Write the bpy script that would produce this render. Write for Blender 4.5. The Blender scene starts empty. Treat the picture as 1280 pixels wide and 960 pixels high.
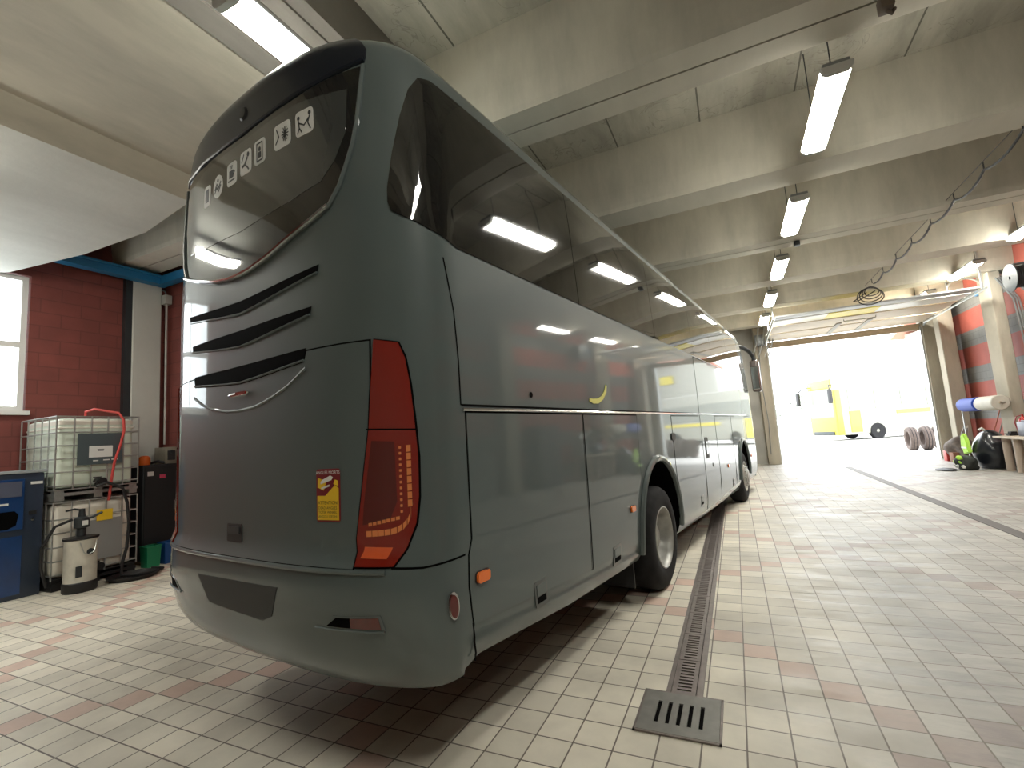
import bpy, bmesh, math, random, bisect
from mathutils import Vector, Matrix
random.seed(7)
R = math.radians
PI = math.pi
scn = bpy.context.scene
COL = scn.collection

# ------------------------------------------------------------------ camera
H = 1.6
PIT, ROL, YAW = .112885568, -.067703840, -.431807868
fw = Vector((math.sin(YAW)*math.cos(PIT), math.cos(YAW)*math.cos(PIT), math.sin(PIT)))
rt = Vector((math.cos(YAW), -math.sin(YAW), 0)); up = rt.cross(fw)
rt2 = rt*math.cos(ROL)+up*math.sin(ROL); up2 = -rt*math.sin(ROL)+up*math.cos(ROL)
cam = bpy.data.cameras.new('camera'); cam_o = bpy.data.objects.new('camera', cam); COL.objects.link(cam_o)
m = Matrix((rt2, up2, -fw)).transposed().to_4x4(); m.translation = Vector((0, 0, H))
cam_o.matrix_world = m
cam.sensor_width = 36; cam.lens = 592.82/1280*36; cam.clip_end = 500; cam.clip_start = .05
scn.camera = cam_o

# ------------------------------------------------------------------ world, exposure
w = bpy.data.worlds.new('sky'); scn.world = w; w.use_nodes = True
nt = w.node_tree; nt.nodes.clear()
wo = nt.nodes.new('ShaderNodeOutputWorld'); bg = nt.nodes.new('ShaderNodeBackground')
bg.inputs[0].default_value = (.93, .97, 1, 1); bg.inputs[1].default_value = 4.3
nt.links.new(bg.outputs[0], wo.inputs[0])
vs = scn.view_settings
vs.view_transform = 'Standard'; vs.look = 'None'; vs.exposure = 0.74; vs.gamma = 1.0; vs.use_curve_mapping = False
LAMP = 46.0
try:
    scn.cycles.max_bounces = 10; scn.cycles.diffuse_bounces = 6; scn.cycles.transparent_max_bounces = 16
    scn.cycles.use_denoising = True; scn.cycles.sample_clamp_indirect = 6
    scn.cycles.caustics_reflective = False; scn.cycles.caustics_refractive = False
except Exception: pass

# ------------------------------------------------------------------ materials
def mat(name, col, rough=.5, metal=0, coat=0, emit=None, es=0, noise=0, nscale=4, bump=0, spec=.5, nd=6):
    M = bpy.data.materials.new(name); M.use_nodes = True
    t = M.node_tree; b = t.nodes['Principled BSDF']
    b.inputs['Roughness'].default_value = rough; b.inputs['Metallic'].default_value = metal
    b.inputs['Coat Weight'].default_value = coat; b.inputs['Coat Roughness'].default_value = .04
    b.inputs['Specular IOR Level'].default_value = spec
    c = (*col, 1)
    b.inputs['Base Color'].default_value = c
    tc = t.nodes.new('ShaderNodeTexCoord')
    n = t.nodes.new('ShaderNodeTexNoise'); n.inputs['Scale'].default_value = nscale; n.inputs['Detail'].default_value = nd
    t.links.new(tc.outputs['Object'], n.inputs['Vector'])
    if True:
        cr = t.nodes.new('ShaderNodeValToRGB')
        k = max(noise, .02)
        cr.color_ramp.elements[0].position = .3; cr.color_ramp.elements[1].position = .7
        cr.color_ramp.elements[0].color = (*[x*(1-k) for x in col], 1)
        cr.color_ramp.elements[1].color = (*[min(1, x*(1+k*.5)) for x in col], 1)
        t.links.new(n.outputs['Fac'], cr.inputs['Fac']); t.links.new(cr.outputs['Color'], b.inputs['Base Color'])
    if bump:
        bp = t.nodes.new('ShaderNodeBump'); bp.inputs['Strength'].default_value = bump; bp.inputs['Distance'].default_value = .01
        t.links.new(n.outputs['Fac'], bp.inputs['Height']); t.links.new(bp.outputs['Normal'], b.inputs['Normal'])
    if emit:
        b.inputs['Emission Color'].default_value = (*emit, 1); b.inputs['Emission Strength'].default_value = es
    return M

def glassmat(name, tint, gloss=.12):
    M = bpy.data.materials.new(name); M.use_nodes = True; t = M.node_tree; t.nodes.clear()
    o = t.nodes.new('ShaderNodeOutputMaterial'); mx = t.nodes.new('ShaderNodeMixShader')
    tr = t.nodes.new('ShaderNodeBsdfTransparent'); tr.inputs[0].default_value = (*tint, 1)
    g = t.nodes.new('ShaderNodeBsdfGlossy'); g.inputs['Roughness'].default_value = .02
    mx.inputs[0].default_value = gloss
    t.links.new(tr.outputs[0], mx.inputs[1]); t.links.new(g.outputs[0], mx.inputs[2]); t.links.new(mx.outputs[0], o.inputs[0])
    return M

def concrete(name, col, joint=0, dark=.35):
    M = bpy.data.materials.new(name); M.use_nodes = True; t = M.node_tree; b = t.nodes['Principled BSDF']
    b.inputs['Roughness'].default_value = .85; b.inputs['Specular IOR Level'].default_value = .25
    tc = t.nodes.new('ShaderNodeTexCoord')
    n1 = t.nodes.new('ShaderNodeTexNoise'); n1.inputs['Scale'].default_value = .8; n1.inputs['Detail'].default_value = 8; n1.inputs['Roughness'].default_value = .65
    mp = t.nodes.new('ShaderNodeMapping'); mp.inputs['Scale'].default_value = (3.0, .8, .8)
    t.links.new(tc.outputs['Object'], mp.inputs[0]); t.links.new(mp.outputs[0], n1.inputs['Vector'])
    r = t.nodes.new('ShaderNodeValToRGB'); e = r.color_ramp.elements
    e[0].position = .32; e[0].color = (*[c*(1-dark) for c in col], 1); e[1].position = .62; e[1].color = (*col, 1)
    t.links.new(n1.outputs['Fac'], r.inputs['Fac'])
    out = r.outputs['Color']
    n2 = t.nodes.new('ShaderNodeTexNoise'); n2.inputs['Scale'].default_value = 14; n2.inputs['Detail'].default_value = 5
    t.links.new(tc.outputs['Object'], n2.inputs['Vector'])
    bp = t.nodes.new('ShaderNodeBump'); bp.inputs['Strength'].default_value = .25; bp.inputs['Distance'].default_value = .01
    t.links.new(n2.outputs['Fac'], bp.inputs['Height']); t.links.new(bp.outputs['Normal'], b.inputs['Normal'])
    if joint:
        sx = t.nodes.new('ShaderNodeSeparateXYZ'); t.links.new(tc.outputs['Object'], sx.inputs[0])
        d = t.nodes.new('ShaderNodeMath'); d.operation = 'DIVIDE'; d.inputs[1].default_value = joint; t.links.new(sx.outputs['X'], d.inputs[0])
        f = t.nodes.new('ShaderNodeMath'); f.operation = 'FRACT'; t.links.new(d.outputs[0], f.inputs[0])
        l = t.nodes.new('ShaderNodeMath'); l.operation = 'LESS_THAN'; l.inputs[1].default_value = .018; t.links.new(f.outputs[0], l.inputs[0])
        # brown wandering water stains
        n3 = t.nodes.new('ShaderNodeTexNoise'); n3.inputs['Scale'].default_value = 2.2; n3.inputs['Detail'].default_value = 3; n3.inputs['Distortion'].default_value = 1.2
        t.links.new(tc.outputs['Object'], n3.inputs['Vector'])
        s1 = t.nodes.new('ShaderNodeMath'); s1.operation = 'SUBTRACT'; s1.inputs[1].default_value = .56; t.links.new(n3.outputs['Fac'], s1.inputs[0])
        s2 = t.nodes.new('ShaderNodeMath'); s2.operation = 'ABSOLUTE'; t.links.new(s1.outputs[0], s2.inputs[0])
        s3 = t.nodes.new('ShaderNodeMath'); s3.operation = 'LESS_THAN'; s3.inputs[1].default_value = .007; t.links.new(s2.outputs[0], s3.inputs[0])
        s4 = t.nodes.new('ShaderNodeMath'); s4.operation = 'MULTIPLY'; s4.inputs[1].default_value = .4; t.links.new(s3.outputs[0], s4.inputs[0])
        mx0 = t.nodes.new('ShaderNodeMix'); mx0.data_type = 'RGBA'; t.links.new(s4.outputs[0], mx0.inputs[0]); t.links.new(out, mx0.inputs[6]); mx0.inputs[7].default_value = (*[c*.4 for c in col], 1)
        out = mx0.outputs[2]
        mx = t.nodes.new('ShaderNodeMix'); mx.data_type = 'RGBA'
        t.links.new(l.outputs[0], mx.inputs[0]); t.links.new(out, mx.inputs[6]); mx.inputs[7].default_value = (*[c*.3 for c in col], 1)
        out = mx.outputs[2]
    t.links.new(out, b.inputs['Base Color'])
    return M

def brickmat(name, c1, c2, mortar, bw=.5, bh=.21, stripes=None, rot=(0, 0, 0)):
    """painted block wall on a wall that runs along Y: brick pattern in (y,z)"""
    M = bpy.data.materials.new(name); M.use_nodes = True; t = M.node_tree; b = t.nodes['Principled BSDF']
    b.inputs['Roughness'].default_value = .7
    tc = t.nodes.new('ShaderNodeTexCoord'); sx = t.nodes.new('ShaderNodeSeparateXYZ'); t.links.new(tc.outputs['Object'], sx.inputs[0])
    ad = t.nodes.new('ShaderNodeMath'); ad.operation = 'ADD'; t.links.new(sx.outputs['X'], ad.inputs[0]); t.links.new(sx.outputs['Y'], ad.inputs[1])
    cx = t.nodes.new('ShaderNodeCombineXYZ'); t.links.new(ad.outputs[0], cx.inputs[0]); t.links.new(sx.outputs['Z'], cx.inputs[1])
    br = t.nodes.new('ShaderNodeTexBrick'); t.links.new(cx.outputs[0], br.inputs['Vector'])
    br.inputs['Scale'].default_value = 1; br.inputs['Brick Width'].default_value = bw; br.inputs['Row Height'].default_value = bh
    br.inputs['Mortar Size'].default_value = .008; br.inputs['Color1'].default_value = (*c1, 1); br.inputs['Color2'].default_value = (*c2, 1)
    br.inputs['Mortar'].default_value = (*mortar, 1)
    out = br.outputs['Color']
    if stripes:
        p, a, hgt, sc = stripes
        s = t.nodes.new('ShaderNodeMath'); s.operation = 'SUBTRACT'; s.inputs[1].default_value = a; t.links.new(sx.outputs['Z'], s.inputs[0])
        md = t.nodes.new('ShaderNodeMath'); md.operation = 'FLOORED_MODULO'; md.inputs[1].default_value = p; t.links.new(s.outputs[0], md.inputs[0])
        l = t.nodes.new('ShaderNodeMath'); l.operation = 'LESS_THAN'; l.inputs[1].default_value = hgt; t.links.new(md.outputs[0], l.inputs[0])
        mx = t.nodes.new('ShaderNodeMix'); mx.data_type = 'RGBA'; t.links.new(l.outputs[0], mx.inputs[0]); t.links.new(out, mx.inputs[6]); mx.inputs[7].default_value = (*sc, 1)
        out = mx.outputs[2]
    n = t.nodes.new('ShaderNodeTexNoise'); n.inputs['Scale'].default_value = 3; n.inputs['Detail'].default_value = 6; t.links.new(tc.outputs['Object'], n.inputs['Vector'])
    mm = t.nodes.new('ShaderNodeMapRange'); mm.inputs['To Min'].default_value = .7; mm.inputs['To Max'].default_value = 1.2; t.links.new(n.outputs['Fac'], mm.inputs['Value'])
    vm = t.nodes.new('ShaderNodeVectorMath'); vm.operation = 'SCALE'; t.links.new(out, vm.inputs[0]); t.links.new(mm.outputs[0], vm.inputs['Scale'])
    t.links.new(vm.outputs[0], b.inputs['Base Color'])
    bp = t.nodes.new('ShaderNodeBump'); bp.inputs['Strength'].default_value = .35; bp.inputs['Distance'].default_value = .008; bp.invert = True
    t.links.new(br.outputs['Fac'], bp.inputs['Height']); t.links.new(bp.outputs['Normal'], b.inputs['Normal'])
    return M

TX, TY, TX0, TY0 = .2065, .2100, -.1205, 2.930     # tile pitch and grid origin
def tilemat(name, col):
    M = bpy.data.materials.new(name); M.use_nodes = True; t = M.node_tree; b = t.nodes['Principled BSDF']
    tc = t.nodes.new('ShaderNodeTexCoord'); sx = t.nodes.new('ShaderNodeSeparateXYZ'); t.links.new(tc.outputs['Object'], sx.inputs[0])
    def mth(op, a, v=None, v2=None):
        n = t.nodes.new('ShaderNodeMath'); n.operation = op
        t.links.new(a, n.inputs[0])
        if v is not None:
            if isinstance(v, (int, float)): n.inputs[1].default_value = v
            else: t.links.new(v, n.inputs[1])
        return n.outputs[0]
    tx = mth('DIVIDE', mth('SUBTRACT', sx.outputs['X'], TX0), TX); ty = mth('DIVIDE', mth('SUBTRACT', sx.outputs['Y'], TY0), TY)
    fx, fy = mth('FRACT', tx), mth('FRACT', ty)
    ex = mth('ABSOLUTE', mth('SUBTRACT', fx, .5)); ey = mth('ABSOLUTE', mth('SUBTRACT', fy, .5))
    e = mth('MAXIMUM', ex, ey); gr = mth('GREATER_THAN', e, .5-.020)
    cx = t.nodes.new('ShaderNodeCombineXYZ'); t.links.new(mth('FLOOR', tx), cx.inputs[0]); t.links.new(mth('FLOOR', ty), cx.inputs[1])
    wn = t.nodes.new('ShaderNodeTexWhiteNoise'); wn.noise_dimensions = '2D'; t.links.new(cx.outputs[0], wn.inputs['Vector'])
    mr = t.nodes.new('ShaderNodeMapRange'); mr.inputs['To Min'].default_value = .86; mr.inputs['To Max'].default_value = 1.08; t.links.new(wn.outputs['Value'], mr.inputs['Value'])
    nz = t.nodes.new('ShaderNodeTexNoise'); nz.inputs['Scale'].default_value = 1.3; nz.inputs['Detail'].default_value = 8; nz.inputs['Roughness'].default_value = .6
    t.links.new(tc.outputs['Object'], nz.inputs['Vector'])
    nr = t.nodes.new('ShaderNodeMapRange'); nr.inputs['From Min'].default_value = .3; nr.inputs['From Max'].default_value = .6; nr.inputs['To Min'].default_value = .72; nr.inputs['To Max'].default_value = 1.0
    t.links.new(nz.outputs['Fac'], nr.inputs['Value'])
    # wear streaks crossing the lane (tyre scuffs), stretched along X
    mp = t.nodes.new('ShaderNodeMapping'); mp.inputs['Scale'].default_value = (1.1, 4.2, 1); t.links.new(tc.outputs['Object'], mp.inputs[0])
    n3 = t.nodes.new('ShaderNodeTexNoise'); n3.inputs['Scale'].default_value = 1.1; n3.inputs['Detail'].default_value = 9; n3.inputs['Roughness'].default_value = .72; n3.inputs['Distortion'].default_value = .4
    t.links.new(mp.outputs[0], n3.inputs['Vector'])
    st = t.nodes.new('ShaderNodeMapRange'); st.inputs['From Min'].default_value = .36; st.inputs['From Max'].default_value = .52; st.inputs['To Min'].default_value = .62; st.inputs['To Max'].default_value = 1.0
    t.links.new(n3.outputs['Fac'], st.inputs['Value'])
    xr = t.nodes.new('ShaderNodeMapRange'); xr.inputs['From Min'].default_value = -.3; xr.inputs['From Max'].default_value = 1.0; t.links.new(sx.outputs['X'], xr.inputs['Value'])
    mst = t.nodes.new('ShaderNodeMix'); mst.data_type = 'FLOAT'; t.links.new(xr.outputs[0], mst.inputs[0]); mst.inputs[2].default_value = 1.0; t.links.new(st.outputs[0], mst.inputs[3])
    k = mth('MULTIPLY', mth('MULTIPLY', mr.outputs[0], nr.outputs[0]), mst.outputs[0])
    # greyer worn tiles in the driving lane at the right
    c0 = t.nodes.new('ShaderNodeMix'); c0.data_type = 'RGBA'; xl = mth('MULTIPLY', xr.outputs[0], .8); t.links.new(xl, c0.inputs[0])
    c0.inputs[6].default_value = (*col, 1); g = sum(col)/3; c0.inputs[7].default_value = (*[(x*.3+g*.7)*.50 for x in (col[0]*.95, col[1], col[2]*1.05)], 1)
    sc = t.nodes.new('ShaderNodeVectorMath'); sc.operation = 'SCALE'; t.links.new(c0.outputs[2], sc.inputs[0]); t.links.new(k, sc.inputs['Scale'])
    mx = t.nodes.new('ShaderNodeMix'); mx.data_type = 'RGBA'; t.links.new(gr, mx.inputs[0]); t.links.new(sc.outputs[0], mx.inputs[6]); mx.inputs[7].default_value = (.17, .145, .115, 1)
    t.links.new(mx.outputs[2], b.inputs['Base Color'])
    rr = t.nodes.new('ShaderNodeMapRange'); rr.inputs['From Min'].default_value = .35; rr.inputs['From Max'].default_value = .65; rr.inputs['To Min'].default_value = .36; rr.inputs['To Max'].default_value = .68
    t.links.new(n3.outputs['Fac'], rr.inputs['Value']); t.links.new(rr.outputs[0], b.inputs['Roughness'])
    bp = t.nodes.new('ShaderNodeBump'); bp.invert = True; bp.inputs['Strength'].default_value = .5; bp.inputs['Distance'].default_value = .004
    t.links.new(gr, bp.inputs['Height']); t.links.new(bp.outputs['Normal'], b.inputs['Normal'])
    return M

M_PAINT = mat('grey_paint', (.096, .122, .120), .5, 0, .85, noise=.02, spec=.2)
M_SPOIL = mat('navy_paint', (.008, .012, .020), .35, 0, .25, spec=.3)
M_TINT = mat('tinted_glass', (.005, .006, .007), .03, 0, .6, spec=.8)
M_TINT2 = mat('rear_glass', (.05, .057, .055), .08, 0, 1, spec=.6)
M_BLK = mat('black_plastic', (.012, .012, .013), .5)
M_GAP = mat('dark_gap', (.003, .003, .003), .9, spec=.05)
M_SEAL = mat('seal_dark', (.02, .023, .023), .5)
M_CHROME = mat('chrome', (.75, .76, .75), .12, 1)
M_STEEL = mat('galvanised_steel', (.50, .52, .50), .4, .8, noise=.15, nscale=20)
M_TYRE = mat('tyre_rubber', (.018, .018, .019), .8, spec=.2, noise=.3, nscale=12, bump=.2)
M_TYREOLD = mat('brown_tyre_rubber', (.09, .065, .055), .8, noise=.3, nscale=9)
M_RIM = mat('wheel_rim_paint', (.42, .42, .39), .4, .3, noise=.25, nscale=9)
M_ORANGE = mat('orange_lens', (.95, .20, .02), .2, 0, 1)
M_RED = mat('red_lens', (.22, .013, .006), .15, 0, 1)
M_REDD = mat('dark_red_lens', (.10, .008, .005), .2, 0, 1)
M_LED = mat('amber_led_strip', (.75, .24, .07), .3, 0, .5)
M_WHITE = mat('white_sticker', (.74, .75, .72), .5)
M_YEL = mat('yellow_sticker', (.85, .55, .02), .5)
M_BORD = mat('maroon_sticker', (.20, .012, .02), .5)
M_CONC = concrete('beam_concrete', (.53, .50, .41), 0, .22)
M_RIBPALE = concrete('pale_rib_concrete', (.66, .63, .53), 0, .1)  # paler concrete tone used on the rib undersides
M_SLAB = concrete('slab_concrete', (.48, .46, .38), 1.2, .35)
M_WING = concrete('pale_concrete', (.64, .65, .60), 0, .12)
M_PILLAR = concrete('pillar_concrete', (.50, .46, .37), 0, .3)
M_REDWALL = brickmat('red_block', (.235, .062, .048), (.205, .055, .044), (.165, .045, .036), .5, .21)
M_STRIPE = brickmat('striped_block', (.19, .19, .175), (.175, .175, .165), (.13, .13, .12), .4, .2, stripes=(1.1, .6, .62, (.36, .085, .06)))
M_PLAST = mat('pale_wall', (.50, .49, .45), .8, noise=.15, nscale=2)
M_TILE = tilemat('beige_tile', (.84, .79, .66)); M_PINK = tilemat('pink_tile', (.74, .56, .46))
M_LAMP = mat('lamp_diffuser', (.9, .9, .85), .5, emit=(1, .97, .88), es=LAMP)
M_BLUEBEAM = mat('blue_beam_paint', (.02, .20, .42), .45, noise=.12)
M_CYAN = M_BLUEBEAM
M_WFRAME = mat('white_window_frame', (.75, .75, .72), .45)
M_PANE = glassmat('clear_glass', (.95, .97, .97), .06)
M_GREY = mat('grey_metal', (.20, .21, .21), .45, .4, noise=.15)
M_DKGREY = mat('dark_grey_metal', (.035, .042, .045), .45, .2, noise=.15)

# ------------------------------------------------------------------ helpers
def link(o): COL.objects.link(o); return o
def tag(o, label=None, cat=None, group=None, kind=None):
    if label: o['label'] = label
    if cat: o['category'] = cat
    if group: o['group'] = group
    if kind: o['kind'] = kind
    return o
def empty(name, loc=(0, 0, 0), rz=0, label=None, cat=None, group=None, parent=None):
    o = link(bpy.data.objects.new(name, None)); o.location = loc; o.rotation_euler = (0, 0, rz); o.empty_display_size = .1
    o.parent = parent
    return tag(o, label, cat, group)
class MB:
    def __init__(s): s.bm = bmesh.new()
    def vt(s, pts): return [s.bm.verts.new(p) for p in pts]
    def face(s, vs):
        try: return s.bm.faces.new(vs)
        except ValueError: return None
    def box(s, x0, x1, y0, y1, z0, z1, bev=0, seg=2):
        v = s.vt([(x0, y0, z0), (x1, y0, z0), (x1, y1, z0), (x0, y1, z0), (x0, y0, z1), (x1, y0, z1), (x1, y1, z1), (x0, y1, z1)])
        fs = [s.face([v[i] for i in q]) for q in ((0, 3, 2, 1), (4, 5, 6, 7), (0, 1, 5, 4), (1, 2, 6, 5), (2, 3, 7, 6), (3, 0, 4, 7))]
        if bev:
            es = {e for f in fs for e in f.edges}
            bmesh.ops.bevel(s.bm, geom=list(es), offset=bev, segments=seg, profile=.6, affect='EDGES')
        return s
    def tube(s, pts, r, n=8, closed=False, cap=True):
        pts = [Vector(p) for p in pts]; rs = r if isinstance(r, (list, tuple)) else [r]*len(pts)
        rings = []; prev = None
        for i, p in enumerate(pts):
            a = pts[i-1] if (i > 0 or closed) else p; b = pts[(i+1) % len(pts)] if (i < len(pts)-1 or closed) else p
            t = (b-a).normalized()
            if prev is None:
                x = t.orthogonal().normalized()
            else:
                x = prev-t*prev.dot(t)
                x = x.normalized() if x.length > 1e-6 else t.orthogonal().normalized()
            prev = x; y = t.cross(x)
            rings.append(s.vt([p+(x*math.cos(2*PI*k/n)+y*math.sin(2*PI*k/n))*rs[i] for k in range(n)]))
        L = len(rings)
        for i in range(L if closed else L-1):
            A, B = rings[i], rings[(i+1) % L]
            for k in range(n): s.face([A[k], A[(k+1) % n], B[(k+1) % n], B[k]])
        if cap and not closed: s.face(rings[0][::-1]); s.face(rings[-1])
        return s
    def lathe(s, prof, n=32, axis='Z', org=(0, 0, 0), closed=False):
        """prof: (radius, height) pairs"""
        org = Vector(org); rings = []
        def P(r, h, a):
            c, d = r*math.cos(a), r*math.sin(a)
            return org+Vector({'Z': (c, d, h), 'X': (h, c, d), 'Y': (c, h, d)}[axis])
        for r, h in prof:
            if r < 1e-6: rings.append([s.bm.verts.new(P(0, h, 0))])
            else: rings.append(s.vt([P(r, h, 2*PI*k/n) for k in range(n)]))
        rr = rings+[rings[0]] if closed else rings
        for A, B in zip(rr, rr[1:]):
            for k in range(n):
                a = A if len(A) == 1 else [A[k], A[(k+1) % n]]; b = B if len(B) == 1 else [B[(k+1) % n], B[k]]
                s.face(a+b)
        return s
    def prism(s, poly, axis, a, b):
        """poly 2-D outline extruded from a to b along axis; poly coords are the other two axes in order"""
        def P(p, h): return {'X': (h, p[0], p[1]), 'Y': (p[0], h, p[1]), 'Z': (p[0], p[1], h)}[axis]
        A = s.vt([P(p, a) for p in poly]); B = s.vt([P(p, b) for p in poly]); n = len(poly)
        s.face(A[::-1]); s.face(B)
        for i in range(n): s.face([A[i], A[(i+1) % n], B[(i+1) % n], B[i]])
        return s
    def build(s, name, mt, parent=None, smooth=35, loc=None):
        bm = s.bm; lab = None
        if isinstance(smooth, str): lab = smooth; smooth = 35
        bmesh.ops.recalc_face_normals(bm, faces=bm.faces)
        me = bpy.data.meshes.new(name)
        if smooth:
            for f in bm.faces: f.smooth = True
            for e in bm.edges:
                if len(e.link_faces) != 2 or e.calc_face_angle(0) > R(smooth): e.smooth = False
        bm.to_mesh(me); bm.free()
        o = link(bpy.data.objects.new(name, me)); me.materials.append(mt)
        o.parent = parent
        if lab: o['label'] = lab
        if loc: o.location = loc
        return o
def struct(o, **k): o['kind'] = 'structure'; return o
def copy_tree(o, parent=None):
    c = o.copy(); COL.objects.link(c); c.parent = parent
    for ch in [x for x in bpy.data.objects if x.parent == o]: copy_tree(ch, c)
    return c
def arc(cx, cy, r, a0, a1, n): return [(cx+r*math.cos(R(a0+(a1-a0)*i/n)), cy+r*math.sin(R(a0+(a1-a0)*i/n))) for i in range(n+1)]
def rrect(x0, x1, y0, y1, r, n=4):
    return arc(x1-r, y1-r, r, 0, 90, n)+arc(x0+r, y1-r, r, 90, 180, n)+arc(x0+r, y0+r, r, 180, 270, n)+arc(x1-r, y0+r, r, 270, 360, n)

# ================================================================== THE HALL
XL, XR, YB, YD = -9.4, 6.75, -8.0, 20.2
# floor: one quad per tile, pink ones in a diamond pattern
def floor():
    bm = bmesh.new()
    i0, i1 = math.floor((XL-TX0)/TX), math.ceil((XR-TX0)/TX); j0, j1 = math.floor((YB-TY0)/TY), math.ceil((YD+.1-TY0)/TY)
    V = {}
    for i in range(i0, i1+1):
        for j in range(j0, j1+1): V[i, j] = bm.verts.new((TX0+i*TX, TY0+j*TY, 0))
    for i in range(i0, i1):
        for j in range(j0, j1):
            f = bm.faces.new((V[i, j], V[i+1, j], V[i+1, j+1], V[i, j+1]))
            f.material_index = 1 if ((i+j) % 18 == 4 or (i-j) % 18 == 4) else 0
    me = bpy.data.meshes.new('floor'); bm.to_mesh(me); bm.free()
    o = link(bpy.data.objects.new('floor', me)); me.materials.append(M_TILE); me.materials.append(M_PINK)
    struct(o)
floor()
struct(MB().box(-40, 90, YD+.14, 160, -.12, -.004).build('floor_yard', mat('yard_concrete', (.62, .61, .58), .75, noise=.15, nscale=.4)))

# walls
def wall_with_holes(name, mt, axis, c0, c1, a0, a1, z0, z1, holes):
    """wall as one mesh of boxes around rectangular holes; axis 'X' = plane at x=c"""
    m = MB(); cuts = sorted({a0, a1, *[h[0] for h in holes], *[h[1] for h in holes]})
    for p, q in zip(cuts, cuts[1:]):
        mid = (p+q)/2; hs = sorted([(h[2], h[3]) for h in holes if h[0] < mid < h[1]]); z = z0
        for lo, hi in hs+[(z1, z1)]:
            if lo > z+1e-4:
                if axis == 'X': m.box(c0, c1, p, q, z, lo)
                else: m.box(p, q, c0, c1, z, lo)
            z = hi
    bmesh.ops.remove_doubles(m.bm, verts=m.bm.verts, dist=1e-5)
    return struct(m.build(name, mt, smooth=0))
wall_with_holes('wall_left', M_REDWALL, 'X', XL-.3, XL, YB, 5.14, 0, 6.3, [(.55, 3.28, 2.45, 4.52)])
struct(MB().box(XL-.3, -5.2, 5.14, 5.4, 0, 6.3).build('wall_left_return', M_REDWALL, smooth=0))
struct(MB().box(-5.4, -5.2, 5.4, YD, 0, 6.3).build('wall_left_far', M_PLAST, smooth=0))
wall_with_holes('wall_right', M_STRIPE, 'X', XR, XR+.3, YB, YD, 0, 6.3, [])
wall_with_holes('wall_back', M_PLAST, 'Y', YB-.3, YB, XL, XR, 0, 6.3, [])
wall_with_holes('wall_front', M_PLAST, 'Y', YD, YD+.3, -5.4, XR+.3, 0, 6.3, [(1.36, 6.0, 0, 4.6)])
# windows
def window(name, x, y0, y1, z0, z1, transom):
    o = struct(empty(name, (x, (y0+y1)/2, z0)))
    hw = (y1-y0)/2; hz = z1-z0; f = MB(); t = .07
    f.box(-.08, .0, -hw, hw, 0, t).box(-.08, .0, -hw, hw, hz-t, hz).box(-.08, .0, -hw, -hw+t, t, hz-t).box(-.08, .0, hw-t, hw, t, hz-t)
    for tr in transom: f.box(-.08, .0, -hw+t, hw-t, tr-z0-.04, tr-z0+.04)
    f.box(-.08, .0, -.04, .04, t, hz-t)
    f.box(.0, .09, -hw-.05, hw+.05, -.06, 0)
    f.build('window_frame', M_WFRAME, o, 0)
    MB().box(-.05, -.045, -hw+.02, hw-.02, .02, hz-.02).build('window_pane', M_PANE, o, 0)
    return o
window('window_1', XL-.02, .57, 3.26, 2.47, 4.50, [3.45])

# ceiling: slab, double-tee ribs across the hall, long girder, pale sloped soffit at the left
struct(MB().box(-9.7, XR+.3, YB-.3, YD+.3, 6.0, 6.3).build('ceiling', M_SLAB, smooth=0))
k = 0
for i in range(-4, 6):
    yc = 4.62+2.885*i
    if yc > 19.6: continue
    prof = [(yc-.37, 6.02), (yc-.34, 5.30), (yc-.31, 5.06), (yc-.29, 5.0), (yc+.29, 5.0), (yc+.31, 5.06), (yc+.34, 5.30), (yc+.37, 6.02)]
    if i in (0, 2, 4, -2): prof = prof[:4]+[(yc-.012, 5.0), (yc-.012, 5.06), (yc+.012, 5.06), (yc+.012, 5.0)]+prof[4:]
    k += 1
    x0 = -2.95 if yc < 4 else XL
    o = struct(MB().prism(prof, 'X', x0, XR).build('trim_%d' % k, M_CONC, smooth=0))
    o.data.materials.append(M_RIBPALE)
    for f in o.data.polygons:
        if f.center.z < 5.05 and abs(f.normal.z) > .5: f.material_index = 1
g = MB().box(-3.95, -2.95, YB, YD, 5.45, 6.02)
for gx in (-3.7, -3.52, -3.30, -3.12): g.box(gx-.025, gx+.025, YB, YD, 5.425, 5.46)
struct(g.build('trim_20', concrete('grey_girder', (.24, .225, .20), 0, .2), smooth=0))
# left bay: stepped soffit running along Y, ends beside the corner pillar
prof = [(-3.95, 5.5), (-5.05, 5.4), (-5.15, 5.44), (-6.1, 5.30), (-6.2, 5.20), (-6.4, 5.10), (-7.36, 4.885), (-8.3, 4.67), (-9.3, 4.48), (-9.4, 4.47)]
endY = [3.9, 3.9, 3.9, 3.85, 3.85, 3.80, 3.76, 3.45, 3.0, 2.9]
def soffit(sl, name, mt):
    m = MB(); P = prof[sl]; E_ = endY[sl]; n = len(P)
    a = m.vt([(x, YB, z) for x, z in P]); b = m.vt([(x, e, z) for (x, z), e in zip(P, E_)])
    a2 = m.vt([(x, YB, z+.12) for x, z in P]); b2 = m.vt([(x, e, z+.12) for (x, z), e in zip(P, E_)])
    for i in range(n-1):
        m.face([a[i], a[i+1], b[i+1], b[i]]); m.face([a2[i], b2[i], b2[i+1], a2[i+1]]); m.face([b[i], b[i+1], b2[i+1], b2[i]]); m.face([a[i+1], a[i], a2[i], a2[i+1]])
    m.face([a[0], b[0], b2[0], a2[0]]); m.face([a[-1], a2[-1], b2[-1], b[-1]])
    struct(m.build(name, mt))
soffit(slice(0, 6), 'trim_21', M_CONC); soffit(slice(5, 10), 'trim_22', M_WING)

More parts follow.
